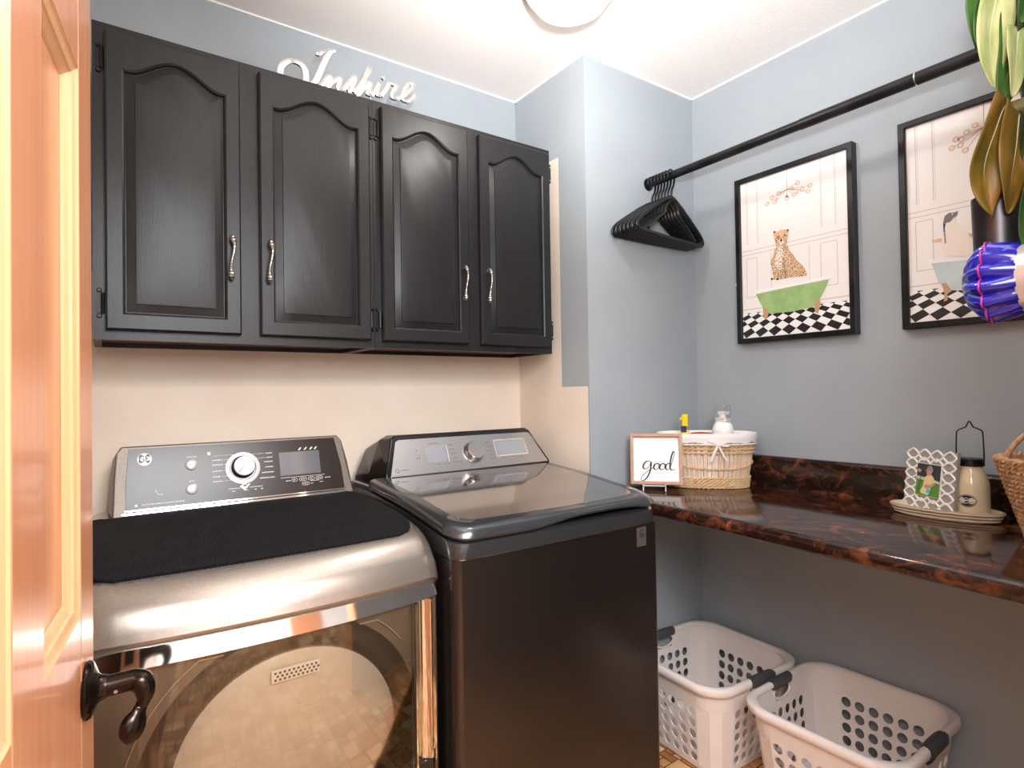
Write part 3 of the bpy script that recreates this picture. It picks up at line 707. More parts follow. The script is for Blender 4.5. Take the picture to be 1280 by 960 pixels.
    for x0_,x1_,v in ((.925,.942,.094),(.926,.944,.078),(.929,.950,.063),(.931,.946,.047),(.932,.965,.033),(1.066,.1,0),(1.068,1.085,.092),(1.073,1.088,.077),(1.066,1.092,.062),(1.074,1.093,.047),(1.070,1.100,.033),(.855,.89,.103),(.870,.884,.030),(.892,.902,.029),(.905,.914,.029),(1.118,1.134,.032),(1.192,1.212,.032),
        (1.118,1.130,.050),(1.142,1.150,.050),(1.166,1.176,.050),(1.188,1.200,.050),(1.125,1.130,.093),(1.150,1.168,.094),(1.172,1.184,.094),(1.204,1.210,.094),(1.216,1.222,.078),(.892,.904,.048),(.742,.768,.021)):
        if x1_ > x0_: dash(x0_,x1_,v)
    b.box((.804,.054,.003),(.808,.058,.0038)); b.box((.812,.054,.003),(.815,.059,.0036)); b.box((.806,.080,.003),(.810,.084,.0036))
    L = [(.730+.0055*math.cos(a*PI/8), .021+.0055*math.sin(a*PI/8), .0034) for a in range(17)]; b.tube(L,.0008,4); b.box((.731,.014,.003),(.7355,.0165,.0037))
    b.build('printed_markings', m_markd, c, kind='stuff')
    # small energy tag
    b = MB(); b.box((1.232,WYF-.0012,.815),(1.270,WYF,.869),0)
    for pts in ([(1.259,.859),(1.252,.862),(1.245,.857),(1.246,.849),(1.253,.846),(1.258,.850),(1.252,.851)],[(1.243,.846),(1.249,.842),(1.257,.842),(1.262,.848)]): b.tube([(x,WYF-.0016,z) for x,z in cr(pts,4)],.0011,5,mi=1)
    b.box((1.238,WYF-.0016,.820),(1.264,WYF-.001,.824),0); b.build('rating_tag', [m_dryer2, m_gap_ink], t)
    for x in (WX0+.05,WX1-.05):
        for y in (1.22,1.80): b = MB(); b.lathe([(.02,FZ),(.02,FZ+.012),(.012,FZ+.027)],(x,y,0),12); b.build('foot', m_black, t)
washer()

# ================================================================ countertop
def counter():
    t = thing('countertop', 'glossy dark brown stone-look countertop with backsplash along the right wall', 'countertop', (1.66,.9,.909))
    ZT_, TH = .909, .042; b = MB(); L = []
    for y, xf in ((YF-.001,1.402),(1.0,1.372),(.6,1.343),(.125,1.312)):
        prof = []
        for k in range(9):
            a = -PI/2+PI*k/8; prof.append((xf+.018-.018*math.cos(a), y, ZT_-TH/2+TH/2*math.sin(a)))
        L.append([(XR-.0005,y,ZT_-TH)]+prof+[(XR-.0005,y,ZT_)])
    b.loft(L); b.build('worktop', m_stone, t, smooth=40)
    b = MB(); L = []
    for y in (YF-.001,.125): L.append([(XR-.0005,y,.909),(XR-.022,y,.909),(XR-.022,y,1.005),(XR-.018,y,1.014),(XR-.010,y,1.018),(XR-.0005,y,1.018)])
    b.loft(L); b.build('backsplash', m_stone, t, smooth=40)
    b = MB(); b.box((1.94,.3,.80),(1.957,1.45,.866)); b.build('support_batten', m_blue, t)
counter()

# ================================================================ closet rod and hangers
RX, RZ, RR = 1.69, 2.040, .0165
t = thing('closet_rod', 'long black closet rod running below the ceiling beside the right wall', 'rod', (RX,.8,RZ))
b = MB(); b.lathe([(RR,.121),(RR,.90)], (RX,0,RZ), 24, 'y'); b.lathe([(RR*.9,.89),(RR*.9,YF-.001)], (RX,0,RZ), 24, 'y'); b.build('tube', m_blackm, t, smooth=40)
b = MB(); b.lathe([(RR+.0006,.600),(RR+.0006,.603)], (RX,0,RZ), 24, 'y'); b.build('joint_ring', m_satin, t, smooth=40)
b = MB(); b.lathe([(.024,YF),(.024,YF-.003),(.019,YF-.005)], (RX,0,RZ), 24, 'y'); b.build('end_flange', m_black, t, smooth=40)
b = MB(); b.lathe([(.030,.12),(.030,.124),(.022,.128)], (RX,0,RZ), 24, 'y'); b.build('end_flange', m_black, t, smooth=40)

def hanger(label):
    t = thing('clothes_hanger', label, 'hanger', (0,0,0), 0, 'black plastic hangers on the rod')
    b = MB()   # hook round the rod (rod centre at the origin)
    r = RR+.0045; P = []
    for k in range(19):
        a = math.radians(200-k*11.5*1.0-0); P.append((r*math.cos(a), 0, r*math.sin(a)))
    P += [(.0195,0,-.012),(.015,0,-.032),(.004,0,-.048),(0,0,-.062),(0,0,-.080)]
    b.tube(cr(P,2), .0038, 8); b.build('hook', m_black, t, smooth=50)
    b = MB(); top = -.082
    for s in (-1,1):
        b.tube(cr([(0,0,top+.004),(s*.02,0,top-.002),(s*.06,0,top-.022),(s*.12,0,top-.058),(s*.180,0,top-.096),(s*.206,0,top-.118),(s*.212,0,top-.132),(s*.203,0,top-.142),(s*.180,0,top-.145),(s*.0,0,top-.147)],4), .0066, 8, flat=.75)
        b.tube(cr([(s*.012,0,top-.012),(s*.035,0,top-.034),(s*.046,0,top-.058),(s*.070,0,top-.075),(s*.105,0,top-.098),(s*.150,0,top-.135)],4), .0056, 6)
    b.build('shoulder_bar', m_black, t, smooth=50)
    return t
hl = ['first black plastic hanger from the near end of the bunch','second black plastic hanger from the near end of the bunch','third black plastic hanger from the near end of the bunch',
      'black plastic hanger in the middle of the bunch','fifth black plastic hanger from the near end, third from the wall','black plastic hanger next to last before the grey wall','black plastic hanger nearest the grey wall end of the rod']
h0 = hanger(hl[0])
for k, (y, a) in enumerate(((1.382,7),(1.398,5.6),(1.413,4.4),(1.428,3.4),(1.443,2.4),(1.458,1.2),(1.473,0))):
    h = h0 if k == 0 else dup(h0, (RX,y,RZ), math.radians(a), hl[k])
    h.location = (RX,y,RZ); h.rotation_euler = (0,0,math.radians(a))

# ================================================================ framed prints
def clip(poly, ymin, ymax, zmin, zmax):
    for ax, lim, sg in ((0,ymin,1),(0,ymax,-1),(1,zmin,1),(1,zmax,-1)):
        out = []
        for i in range(len(poly)):
            p, q = poly[i], poly[(i+1)%len(poly)]; ip, iq = sg*(p[ax]-lim) >= 0, sg*(q[ax]-lim) >= 0
            if ip: out.append(p)
            if ip != iq:
                k = (lim-p[ax])/(q[ax]-p[ax]); out.append((p[0]+(q[0]-p[0])*k, p[1]+(q[1]-p[1])*k))
        poly = out
        if not poly: return []
    return poly
def picture(y1, y0, label, kind):
    z0, z1 = 1.427, 2.036; W = .018; D = .030
    t = thing('framed_picture', label, 'picture', (XR,(y0+y1)/2,z0))
    L = []
    for ins, x in ((0,0),(0,-D),(.0015,-D-.001),(W-.002,-D-.001),(W,-D+.001),(W,-.017)):
        L.append([(XR+x-.0005 if x else XR-.0005,y0+ins,z0+ins),(XR+x,y1-ins,z0+ins),(XR+x,y1-ins,z1-ins),(XR+x,y0+ins,z1-ins)])
    b = MB(); b.loft(L, cap0=False, cap1=False); b.build('frame', m_blackm, t, smooth=20)
    b = MB(); b.box((XR-.019,y0+W-.002,z0+W-.002),(XR-.001,y1-W+.002,z1-W+.002)); b.build('canvas', m_art, t)
    ms = [m_artl,m_blk,m_green,m_tanbr,m_spot,m_gold,m_bulb,m_grey,m_pinkw,m_pblue,m_white]
    b = MB(); ya, yb, za, zb = y0+W, y1-W, z0+W, z1-W
    lay = [0]
    def poly(P, mi, k=1):
        P = clip(P, ya, yb, za, zb)
        if len(P) >= 3: X = XR-.0190-.00025*k; b.add([(X,y,z) for y,z in P], [tuple(range(len(P)))], mi)
    def line(p, q, w, mi, k=1):
        d = Vector((q[0]-p[0],q[1]-p[1])); d.normalize(); n = (-d.y*w/2, d.x*w/2); poly([(p[0]+n[0],p[1]+n[1]),(q[0]+n[0],q[1]+n[1]),(q[0]-n[0],q[1]-n[1]),(p[0]-n[0],p[1]-n[1])], mi, k)
    def disc(p, r, mi, k=1, n=14): poly([(p[0]+r*math.cos(2*PI*i/n),p[1]+r*math.sin(2*PI*i/n)) for i in range(n)], mi, k)
    Y = lambda u: yb-(yb-ya)*u; Z = lambda v: za+(zb-za)*v
    # wall panelling
    for u in (.06,.17,.77,.89):
        line((Y(u),Z(1)),(Y(u),Z(.60)),.0022,0); line((Y(u+.012),Z(1)),(Y(u+.012),Z(.60)),.0010,0)
    for v in (.56,.535): line((Y(0),Z(v)),(Y(1),Z(v)),.0022,0)
    for u0,u1 in ((.05,.16),(.76,.90)):
        P = [(Y(u0),Z(.51)),(Y(u1),Z(.51)),(Y(u1),Z(.26)),(Y(u0),Z(.26))]
        for i in range(4): line(P[i],P[(i+1)%4],.0022,0)
    for u in (.30,.66): line((Y(u),Z(.52)),(Y(u),Z(.3)),.0016,0)
    line((Y(0),Z(.185)),(Y(1),Z(.185)),.003,0)
    # checkered floor in perspective
    vb = .160
    P0 = clip([(Y(0),Z(0)),(Y(1),Z(0)),(Y(1),Z(vb)),(Y(0),Z(vb))],ya,yb,za,zb); b.add([(XR-.0190-.00025,y,z) for y,z in P0],[(0,1,2,3)],10)
    s = .072
    def g(X_, D_): return (.46+X_/D_, .50-.50/D_)
    for i in range(-30,31):
        for j in range(-30,31):
            cx, cd = (i+j)*s, 1.22+(i-j)*s
            if cd < .7 or cd > 1.9 or (i+j) % 2: continue
            q = []
            for dx, dd in ((s,0),(0,s),(-s,0),(0,-s)): q.append(g(cx+dx, cd+dd))
            q = clip(q, 0, 1, 0, vb)
            if len(q) >= 3: poly([(Y(u),Z(v)) for u,v in q], 1, 2)
    def feet(P): poly(P, 5, 4)
    if kind == 'cheetah':
        T = TR
        h0_, h1_ = T['hub']; line(h0_, h1_, .0016, 5, 2)
        for i, q in enumerate(T['bulbs']): line(h1_, q, .0014, 5, 3); disc(q, .0085, 6, 2); disc(q, .0035, 10, 3)
        for i in (0,2,4,5): disc(((T['bulbs'][i][0]+h1_[0])/2,(T['bulbs'][i][1]+h1_[1])/2-.008), .0055, 6, 2)
        poly(T['cheetah'], 3, 4); poly(T['chest'], 8, 5); poly(T['muzzle'], 8, 5)
        def inside(p, P):
            c = False
            for i in range(len(P)):
                a, d = P[i], P[i-1]
                if (a[1] > p[1]) != (d[1] > p[1]) and p[0] < (d[0]-a[0])*(p[1]-a[1])/(d[1]-a[1])+a[0]: c = not c
            return c
        n = 0; rs = random.Random(3); spots = []
        while n < 210:
            p = (rs.uniform(1.02,1.155), rs.uniform(1.64,1.79))
            if inside(p, T['cheetah']) and not inside(p, T['muzzle']) and all(abs(p[0]-q[0])+abs(p[1]-q[1]) > .0052 for q in spots):
                spots.append(p); n += 1; disc(p, rs.uniform(.0014,.0023), 4, 6, 7)
            elif rs.random() < .02: n += 1
        for q in ((1.1225,1.792),(1.0985,1.792)): disc(q, .0032, 4, 7, 8)
        disc((1.112,1.777), .0045, 1, 7, 8); line((1.112,1.777),(1.112,1.768),.0015,4,7); line((1.121,1.790),(1.119,1.772),.0012,4,7); line((1.101,1.790),(1.104,1.772),.0012,4,7)
        for q in ((1.137,1.812),(1.088,1.807)): disc(q, .004, 4, 6, 8)
        line((1.105,1.70),(1.098,1.645),.0018,4,7); line((1.128,1.69),(1.126,1.645),.0014,4,7)
        for q in ((1.129,1.644),(1.150,1.648)): disc(q, .004, 1, 7, 8)
        poly(T['tub'], 2, 8); poly(T['tubrim'], 10, 9); feet(T['footL']); feet(T['footR'])
        line(T['tubrim'][4], T['tubrim'][5], .0012, 0, 10); line(T['tubrim'][5], T['tubrim'][6], .0012, 0, 10)
        b.mi = 5
        for f in ('footL','footR'): poly(T[f], 5, 10)
    else:
        T = TR
        h0_, h1_ = T['phub']; line(h0_, h1_, .0016, 5, 2)
        bl = T['pbulbs']+[(2*h1_[0]-q[0]-.006,q[1]+.006) for q in T['pbulbs']]
        for q in bl: line(h1_, q, .0014, 5, 3); disc(q, .0085, 6, 2); disc(q, .0035, 10, 3)
        poly(T['pwing'], 3, 4); poly(T['pwing2'], 3, 4); poly(T['pbody'], 8, 5); poly(T['phead'], 7, 6)
        disc((.612,1.738),.0018,10,7,8); line((.632,1.715),(.630,1.66),.003,7,6)
        cxm = .527
        mir = lambda P: [(2*cxm-y,z) for y,z in P]
        body = [(.664,1.609),(.591,1.604),(.53,1.603),(.463,1.604),(.390,1.609),(.410,1.55),(.425,1.528),(.461,1.522),(.527,1.520),(.593,1.522),(.631,1.528),(.647,1.55)]
        poly(body, 9, 8); poly([(.676,1.622),(.591,1.613),(.463,1.613),(.378,1.622),(.388,1.610),(.463,1.604),(.591,1.604),(.666,1.610)], 10, 9)
        poly(T['pfoot'], 5, 10); poly(mir(T['pfoot']), 5, 10)
    b.build('print', ms, t)
picture(1.285, .868, 'black framed print of a spotted big cat sitting in a green bathtub', 'cheetah')
picture(.739, .318, 'black framed print of a penguin in a pale blue bathtub, partly behind leaves', 'penguin')

# ================================================================ things on the countertop
CT = .909
def rope_row(b, f, n, r, tw, mi=None, amp=None, ph=0):
    """two-strand twist round a closed loop f(angle)->(point, normal)"""
    for s in (0,1):
        P = []
        for k in range(n):
            a = 2*PI*k/n; p, nn = f(a); q = a*tw+s*PI+ph
            P.append(Vector(p)+Vector(nn)*(math.cos(q)*r*.8)+Vector((0,0,math.sin(q)*r*.75)))
        b.tube(P, r*.72, 5, closed=True, mi=mi)
# wicker basket with liner
def wicker():
    c = Vector((1.790,1.330,CT)); ang = math.radians(-46); H = .195
    t = thing('wicker_basket', 'oval pale wicker basket with white fabric liner and bow on the countertop', 'basket', c, ang)
    t_ = wm(t)
    def sup(a, A, B, z, e=.82):
        ca, sa = math.cos(a), math.sin(a)
        return Vector((A*math.copysign(abs(ca)**e,ca), B*math.copysign(abs(sa)**e,sa), z))
    dim = lambda z: (.136+.030*z/H, .072+.024*z/H)
    def f(z, o=0, wave=0):
        A, B = dim(z)
        def g(a):
            zz = z+wave*math.sin(a*2+1.2); A2,B2 = dim(zz); p = sup(a,A2+o,B2+o,zz); return p, Vector((math.cos(a),math.sin(a),0))
        return g
    def NB(): b = MB(); b.M = t_; return b
    b = NB(); b.loft([[f(z,-.006)(2*PI*k/40)[0] for k in range(40)] for z in (.003,.05,.10,.15,.18)], cap0=True, cap1=False); b.build('fabric_lining', m_linen, t, smooth=50)
    b = NB()
    for k in range(54):
        a0 = 2*PI*k/54
        L = []
        for z in (.004,.06,.10,.14,.170):
            p0,_ = f(z,-.002)(a0-.040); p1,_ = f(z,-.002)(a0+.040); p2,_ = f(z,.0028)(a0+.030); p3,_ = f(z,.0028)(a0-.030); L.append([p0,p1,p2,p3])
        b.loft(L)
    b.build('willow_stakes', m_wicker2, t, kind='stuff')
    for z in (.006,.014,.022,.030,.038,.128,.142,.154):
        b = NB(); rope_row(b, f(z,.0035), 150, .0042, 34, ph=z*900); b.build('woven_row', m_wicker, t, smooth=60)
    b = NB(); rope_row(b, f(.082,.004,.012), 150, .0034, 30); b.build('wavy_row', m_wicker, t, smooth=60)
    # liner overhang with scallops
    b = NB(); n = 96; L = []
    for z, o in ((.150,-.004),(H-.006,-.003),(H,.001),(H-.001,.007),(H-.010,.010),(.178,.0095),('e',.009)):
        row = []
        for k in range(n):
            a = 2*PI*k/n; zz = z if z != 'e' else 0.167-.006*abs(math.sin(a*5))+.002*math.sin(a*17)
            oo = o+(.0012*math.sin(a*23)+.0010*math.sin(a*41) if (z=='e' or z<.17) and o>0 else 0)
            row.append(f(zz,oo)(a)[0])
        L.append(row)
    b.loft(L, cap0=False, cap1=False); b.build('liner_overhang', m_linen, t, smooth=60, solid=.0015)
    # ribbon bow at the front (local -y faces the camera)
    fr = f(.158,.013)(-PI/2+.10)[0]
    b = NB()
    def rib(P, w=.0045):
        P = cr(P,5); L = [[p+Vector((0,-.0008,-w)),p+Vector((0,-.0008,w)),p+Vector((0,.0004,w)),p+Vector((0,.0004,-w))] for p in P]; b.loft(L)
    def ribv(P, w=.0045):
        P = cr(P,5); L = [[p+Vector((-w,-.0008,0)),p+Vector((w,-.0008,0)),p+Vector((w,.0004,0)),p+Vector((-w,.0004,0))] for p in P]; b.loft(L)
    rib([fr,fr+Vector((-.014,-.008,.008)),fr+Vector((-.034,-.006,.017)),fr+Vector((-.030,-.001,.004)),fr])
    rib([fr,fr+Vector((.014,-.008,.006)),fr+Vector((.034,-.005,.012)),fr+Vector((.034,0,-.002)),fr])
    ribv([fr,fr+Vector((-.010,-.004,-.020)),fr+Vector((-.020,-.003,-.042)),fr+Vector((-.026,-.002,-.058))],.004)
    ribv([fr,fr+Vector((.008,-.004,-.018)),fr+Vector((.017,-.003,-.036)),fr+Vector((.028,-.002,-.054))],.0032)
    b.lathe([(.001,-.005),(.006,-.003),(.006,.003),(.001,.005)], fr+Vector((0,-.003,0)), 10)
    P = [f(.158,.0115)(2*PI*k/60)[0] for k in range(60)]; b.tube(P, .0022, 5, closed=True)
    b.build('ribbon_bow', m_linen, t, smooth=50)
    return t_, f
wt_, wf = wicker()
def inb(x, y, z=0): return wt_ @ Vector((x,y,z))
# white foam pump bottle with clear cap
p = inb(.062,.014,.055); t = thing('pump_bottle', 'white pump bottle with clear cap standing in the wicker basket', 'bottle', p)
b = MB(); b.lathe([(.034,0),(.037,.004),(.037,.145),(.036,.155),(.030,.170),(.026,.178)], p, 32); b.build('bottle_body', m_white, t, smooth=40)
b = MB(); b.lathe([(.022,.178),(.022,.190),(.010,.192),(.009,.205)], p, 24); b.box(p+Vector((-.009,-.018,.203)), p+Vector((.009,.010,.214))); b.build('pump_head', m_white, t, smooth=40)
b = MB(); b.lathe([(.0285,.176),(.0275,.190),(.0265,.232),(.0250,.236),(.001,.236)], p, 32, cap=False); b.lathe([(.001,.2352),(.024,.2352),(.0257,.231),(.0267,.190),(.0277,.176)], p, 32, cap=False); b.build('clear_cap', m_clear, t, smooth=40)
# yellow bottle with dark label
p = inb(-.072,.004,.155); t = thing('stain_remover_bottle', 'small bright yellow bottle with dark blue label at the left of the wicker basket', 'bottle', p, math.radians(-46))
b = MB(); b.M = wm(t); b.loft([rrect(-.014,.014,-.008,.008,.005,z) for z in (-.09,.048)]); b.build('bottle_body', m_yellow, t, smooth=40)
b = MB(); b.M = wm(t); b.box((-.0145,-.0085,.040),(.004,.0085,.063)); b.build('label_band', m_navy, t)
b = MB(); b.M = wm(t); b.box((-.0155,-.009,.066),(.002,-.002,.0665)); b.loft([rrect(-.012,.011,-.008,.008,.005,.062),rrect(-.011,.010,-.0075,.0075,.005,.090),rrect(-.013,.010,-.008,.008,.003,.094),rrect(-.008,.010,-.008,.008,.003,.106)]); b.tube([(-.008,0,.094),(-.015,-.001,.090),(-.0155,-.001,.084)],.004,8); b.build('spray_cap', m_yellow, t, smooth=40)
# red tool lying across
p = inb(-.012,.030,.185); t = thing('red_scraper', 'flat red plastic tool lying across the top of the wicker basket', 'tool', p, math.radians(-46))
b = MB(); b.M = wm(t); b.loft([[(x,-.011,z0),(x,.011,z0),(x,.011,z1),(x,-.011,z1)] for x,z0,z1 in ((-.042,-.012,.002),(-.034,-.012,.007),(0,-.012,.009),(.034,-.012,.006),(.042,-.012,.001))]); b.build('tool_body', m_red, t, smooth=40, bevel=.001)
b = MB(); b.M = wm(t); b.box((-.020,-.0118,-.002),(.022,.0118,.0045)); b.build('blue_strip', m_lcd, t, label='blue-grey strip along the red tool')
b = MB(); b.M = wm(t); b.box((-.035,-.004,-.09),(.035,.004,-.010)); b.build('tool_shank', m_red, t)

# small sign reading good
def sign():
    A = Vector((1.512,1.442,0)); B = Vector((1.627,1.309,0)); u = (B-A).normalized(); ang = math.atan2(u.y,u.x)
    t = thing('tabletop_sign', 'small square wooden framed sign reading good on a white easel', 'sign', (A.x,A.y,CT), ang)
    m = wm(t)
    def NB(): b = MB(); b.M = m; return b     # local x along, -y to the front
    z0 = .023; S = .176; W = .010
    def tilt(b): b.M = m @ Matrix.Translation((0.002,0,z0)) @ Matrix.Rotation(math.radians(-4),4,'X'); return b
    for nm, q0, q1 in (('frame_side',(0,-.012,0),(W,.012,S)),('frame_side',(S-W,-.012,0),(S,.012,S)),('frame_rail',(W,-.012,0),(S-W,.012,W)),('frame_rail',(W,-.012,S-W),(S-W,.012,S))):
        b = tilt(MB()); b.box(q0,q1); b.build(nm, m_signw, t, bevel=.0008)
    b = tilt(MB()); b.box((W,.004,W),(S-W,.010,S-W)); bd = b.build('sign_board', m_paper, t)
    b = tilt(MB())
    def st(pts, w=.0017, n=5):
        P = [Vector((x,.0034,z)) for x,z in cr(pts,n)]; L = []
        for i, p in enumerate(P):
            q0, q1 = P[max(i-1,0)], P[min(i+1,len(P)-1)]; d = (q1-q0).normalized(); ww = w*(.6+.9*max(0,-d.z)); nn = Vector((-d.z,0,d.x))
            L.append([p-nn*ww,p+nn*ww,p+nn*ww+Vector((0,.0005,0)),p-nn*ww+Vector((0,.0005,0))])
        b.loft(L)
    st([(.070,.077),(.058,.080),(.046,.070),(.043,.056),(.052,.052),(.064,.062),(.070,.077),(.068,.052),(.058,.026),(.044,.012),(.035,.014),(.040,.028),(.060,.046),(.078,.058),(.084,.068)])
    st([(.092,.072),(.082,.068),(.079,.056),(.086,.050),(.095,.056),(.096,.068),(.090,.073),(.100,.068)])
    st([(.112,.072),(.103,.068),(.099,.056),(.106,.050),(.115,.056),(.116,.068),(.110,.073),(.120,.066)])
    st([(.132,.073),(.122,.068),(.119,.056),(.126,.050),(.135,.060),(.145,.090),(.150,.110),(.146,.113),(.139,.095),(.134,.065),(.138,.050),(.150,.052)])
    b.build('lettering', m_ink, bd)
    b = tilt(MB())
    for x, h in ((.088,.006),(.092,.006),(.098,.005),(.104,.006),(.109,.005)): b.box((x,.0032,.125),(x+.0012,.0037,.125+h))
    b.build('faint_lettering', m_artl, bd)
    b = NB()
    for x in (.045,.120):
        b.tube(cr([(x,.060,.0025),(x,.020,.006),(x,-.012,.019),(x,-.024,.0195),(x,-.026,.026)],4),.0018,6); b.tube(cr([(x,-.012,.019),(x,-.020,.010),(x,-.024,.0018)],4),.0018,6); b.tube(cr([(x,.018,.016),(x,.026,.06),(x,.034,.11)],4),.0018,6)
    b.tube([(.045,-.012,.019),(.120,-.012,.019)],.0018,6); b.tube([(.045,.034,.11),(.120,.034,.11)],.0018,6)
    b.build('easel', m_white, t, smooth=50)
sign()

# oval tray
TC = Vector((1.835,.614,CT)); TA = math.radians(94)
def tray():
    t = thing('oval_tray', 'cream oval tray with ridged edge under the bottle and photo frame', 'tray', TC, TA-PI/2+PI/2)
    b = MB(); b.M = wm(t); n = 56
    def ring(A,B,z): return [(A*math.cos(2*PI*k/n),B*math.sin(2*PI*k/n),z) for k in range(n)]
    A, B = .133, .068; L = [ring(A*.80,B*.80,.001)]
    for k in range(3):
        z = .003+.0085*k; o = .0045*k; L += [ring(A-.021+o,B-.017+o,z),ring(A-.015+o,B-.011+o,z+.0012),ring(A-.0145+o,B-.0105+o,z+.0055),ring(A-.021+o,B-.017+o,z+.0068)]
    L += [ring(A-.008,B-.004,.0275),ring(A-.012,B-.008,.0280),ring(A-.022,B-.018,.012),ring(A-.04,B-.034,.010)]
    b.loft(L); b.build('tray_body', m_cream2, t, smooth=35)
tray()
TZ = CT+.0105
# milk bottle with wire handle
def bottle():
    c = Vector((1.842,.557,TZ)); t = thing('milk_bottle_candle', 'cream glass milk bottle with black wire handle and oval label on the tray', 'bottle', c)
    b = MB(); b.lathe([(.034,0),(.0385,.004),(.0395,.015),(.0395,.078),(.0385,.090),(.034,.105),(.0285,.118),(.0262,.128),(.0262,.138)], c, 40); b.build('bottle_body', m_milk, t, smooth=50)
    b = MB(); b.lathe([(.0275,.131),(.0300,.133),(.0300,.139),(.0280,.141),(.0275,.143),(.0305,.145),(.0305,.149),(.026,.151),(.02,.151)], c, 40); b.build('lid_ring', m_blackm, t, smooth=30)
    # bail handle, in a plane facing the camera
    a = math.radians(-55); ux, uy = math.cos(a), math.sin(a)
    prof = [(-.0295,.140),(-.0298,.170),(-.0285,.212),(-.026,.222),(-.016,.228),(-.008,.232),(-.003,.243),(0,.246),(.003,.243),(.008,.232),(.016,.228),(.026,.222),(.0285,.212),(.0298,.170),(.0295,.140)]
    b = MB(); b.tube([c+Vector((s*ux,s*uy,z)) for s,z in cr(prof,4)], .0017, 8); b.build('wire_handle', m_blackm, t, smooth=60)
    # curved oval label
    b = MB(); am = math.radians(-176); R = .0400
    def q(da, z, r=R): return (c.x+r*math.cos(am+da), c.y+r*math.sin(am+da), c.z+z)
    for k in range(24):
        a0, a1 = 2*PI*k/24, 2*PI*(k+1)/24
        b.add([q(0,.045),q(.50*math.cos(a0),.045+.0165*math.sin(a0)),q(.50*math.cos(a1),.045+.0165*math.sin(a1))],[(0,1,2)],0)
    for s in (-1,0,1):
        b.tube([q(.42*(k/12-.5)*2*(1 if s==0 else .8), .045+s*.006+.0016*math.sin(k*1.3+s), R+.0004) for k in range(13)],.0007 if s else .0015,4,mi=1)
    L = [q(.50*math.cos(2*PI*k/30)*.9,.045+.0145*math.sin(2*PI*k/30),R+.0004) for k in range(30)]; b.tube(L,.0005,4,closed=True,mi=1)
    b.build('oval_label', [m_ink, m_mark], t)
bottle()
# lattice photo frame
def lattice():
    A = Vector((1.866,.724,TZ+.001)); ang = math.atan2(-.152,-.085); t = thing('lattice_photo_frame', 'square grey photo frame with white lattice overlay leaning on the tray', 'frame', A, ang)
    FL = Matrix.Diagonal((1,-1,1,1)); m = wm(t) @ FL @ Matrix.Rotation(math.radians(7),4,'X'); S = .165
    # local x along the bottom edge, +y is the front (towards the camera), z up
    def NB(): b = MB(); b.M = m; return b
    x0, x1, z0, z1 = .044, .122, .040, .126
    b = NB()
    for q in ((0,S,0,z0),(0,S,z1,S),(0,x0,z0,z1),(x1,S,z0,z1)): b.box((q[0],-.008,q[2]),(q[1],0,q[3]))
    b.build('frame_board', mat('grey_photo_board','A39C93',.5), t)
    b = NB(); P = .0385
    n = 0
    for i in range(4):
        for j in range(6):
            cx, cz = .0215+i*.0405, .015+j*.027
            if i in (1,2) and j in (2,3): continue
            if i in (1,2) and j in (1,4): cz += -.004 if j == 1 else .004
            r = .0195
            L = []
            for k in range(24):
                a = 2*PI*k/24; rr = r*(abs(math.cos(a))**1.25+abs(math.sin(a))**1.25)**(-1/1.25)*1.03
                L.append((cx+rr*1.05*math.cos(a), .0015, cz+rr*.74*math.sin(a)))
            b.tube(L, .0030, 5, closed=True, flat=.8)
    b.box((x0-.001,-.001,z0-.001),(x1+.001,.0046,z1+.001))
    b.build('white_lattice', m_white, t, smooth=50)
    # snapshot of a small child on grass, printed flat
    b = NB()
    def pl(P, mi, k=1): b.add([(x0+(x1-x0)*u, .0048+.0004*k, z0+(z1-z0)*v) for u,v in P],[tuple(range(len(P)))],mi)
    pl([(0,0),(1,0),(1,1),(0,1)],0,0); pl([(0,0),(1,0),(1,.42),(0,.50)],1,1); pl([(0,.50),(.5,.47),(.5,.56),(0,.60)],2,2); pl([(.75,.45),(1,.43),(1,.50),(.75,.54)],2,2)
    pl([(.24,.06),(.55,.03),(.62,.10),(.66,.24),(.62,.30),(.30,.28),(.22,.12)],3,3)
    pl([(.32,.26),(.60,.25),(.78,.34),(.82,.50),(.70,.66),(.52,.68),(.38,.58),(.34,.42)],4,4)
    pl([(.36,.28),(.50,.22),(.70,.30),(.84,.40),(.80,.46),(.62,.36),(.44,.36)],5,5)
    pl([(.48,.66),(.44,.74),(.46,.84),(.60,.88),(.68,.80),(.66,.68),(.58,.64)],5,6)
    pl([(.34,.78),(.44,.82),(.50,.94),(.62,.97),(.72,.88),(.72,.76),(.62,.80),(.48,.80)],6,7)
    pl([(.02,.76),(.14,.70),(.22,.78),(.10,.84)],5,3); pl([(.24,.76),(.26,.76),(.12,.10),(.09,.10)],0,4); pl([(.48,.10),(.64,.08),(.66,.22),(.52,.24)],7,6)
    b.build('snapshot', [mat('photo_dark','33363A',.3), mat('photo_grass','5E9438',.3), mat('photo_pale','D9D4C8',.3), mat('photo_shorts','E6E4A8',.3), mat('photo_shirt','F0D9A0',.3), mat('photo_skin','D29A80',.3), mat('photo_hat','A68E92',.3), mat('photo_aqua','7EBCD0',.3)], t)
    b = NB(); b.M = wm(t) @ FL; b.prism([(.05,-.006,.09),(.11,-.006,.09),(.10,-.045,.001),(.06,-.045,.001)],(0,-.003,0)); b.build('back_strut', m_blackm, t)
lattice()
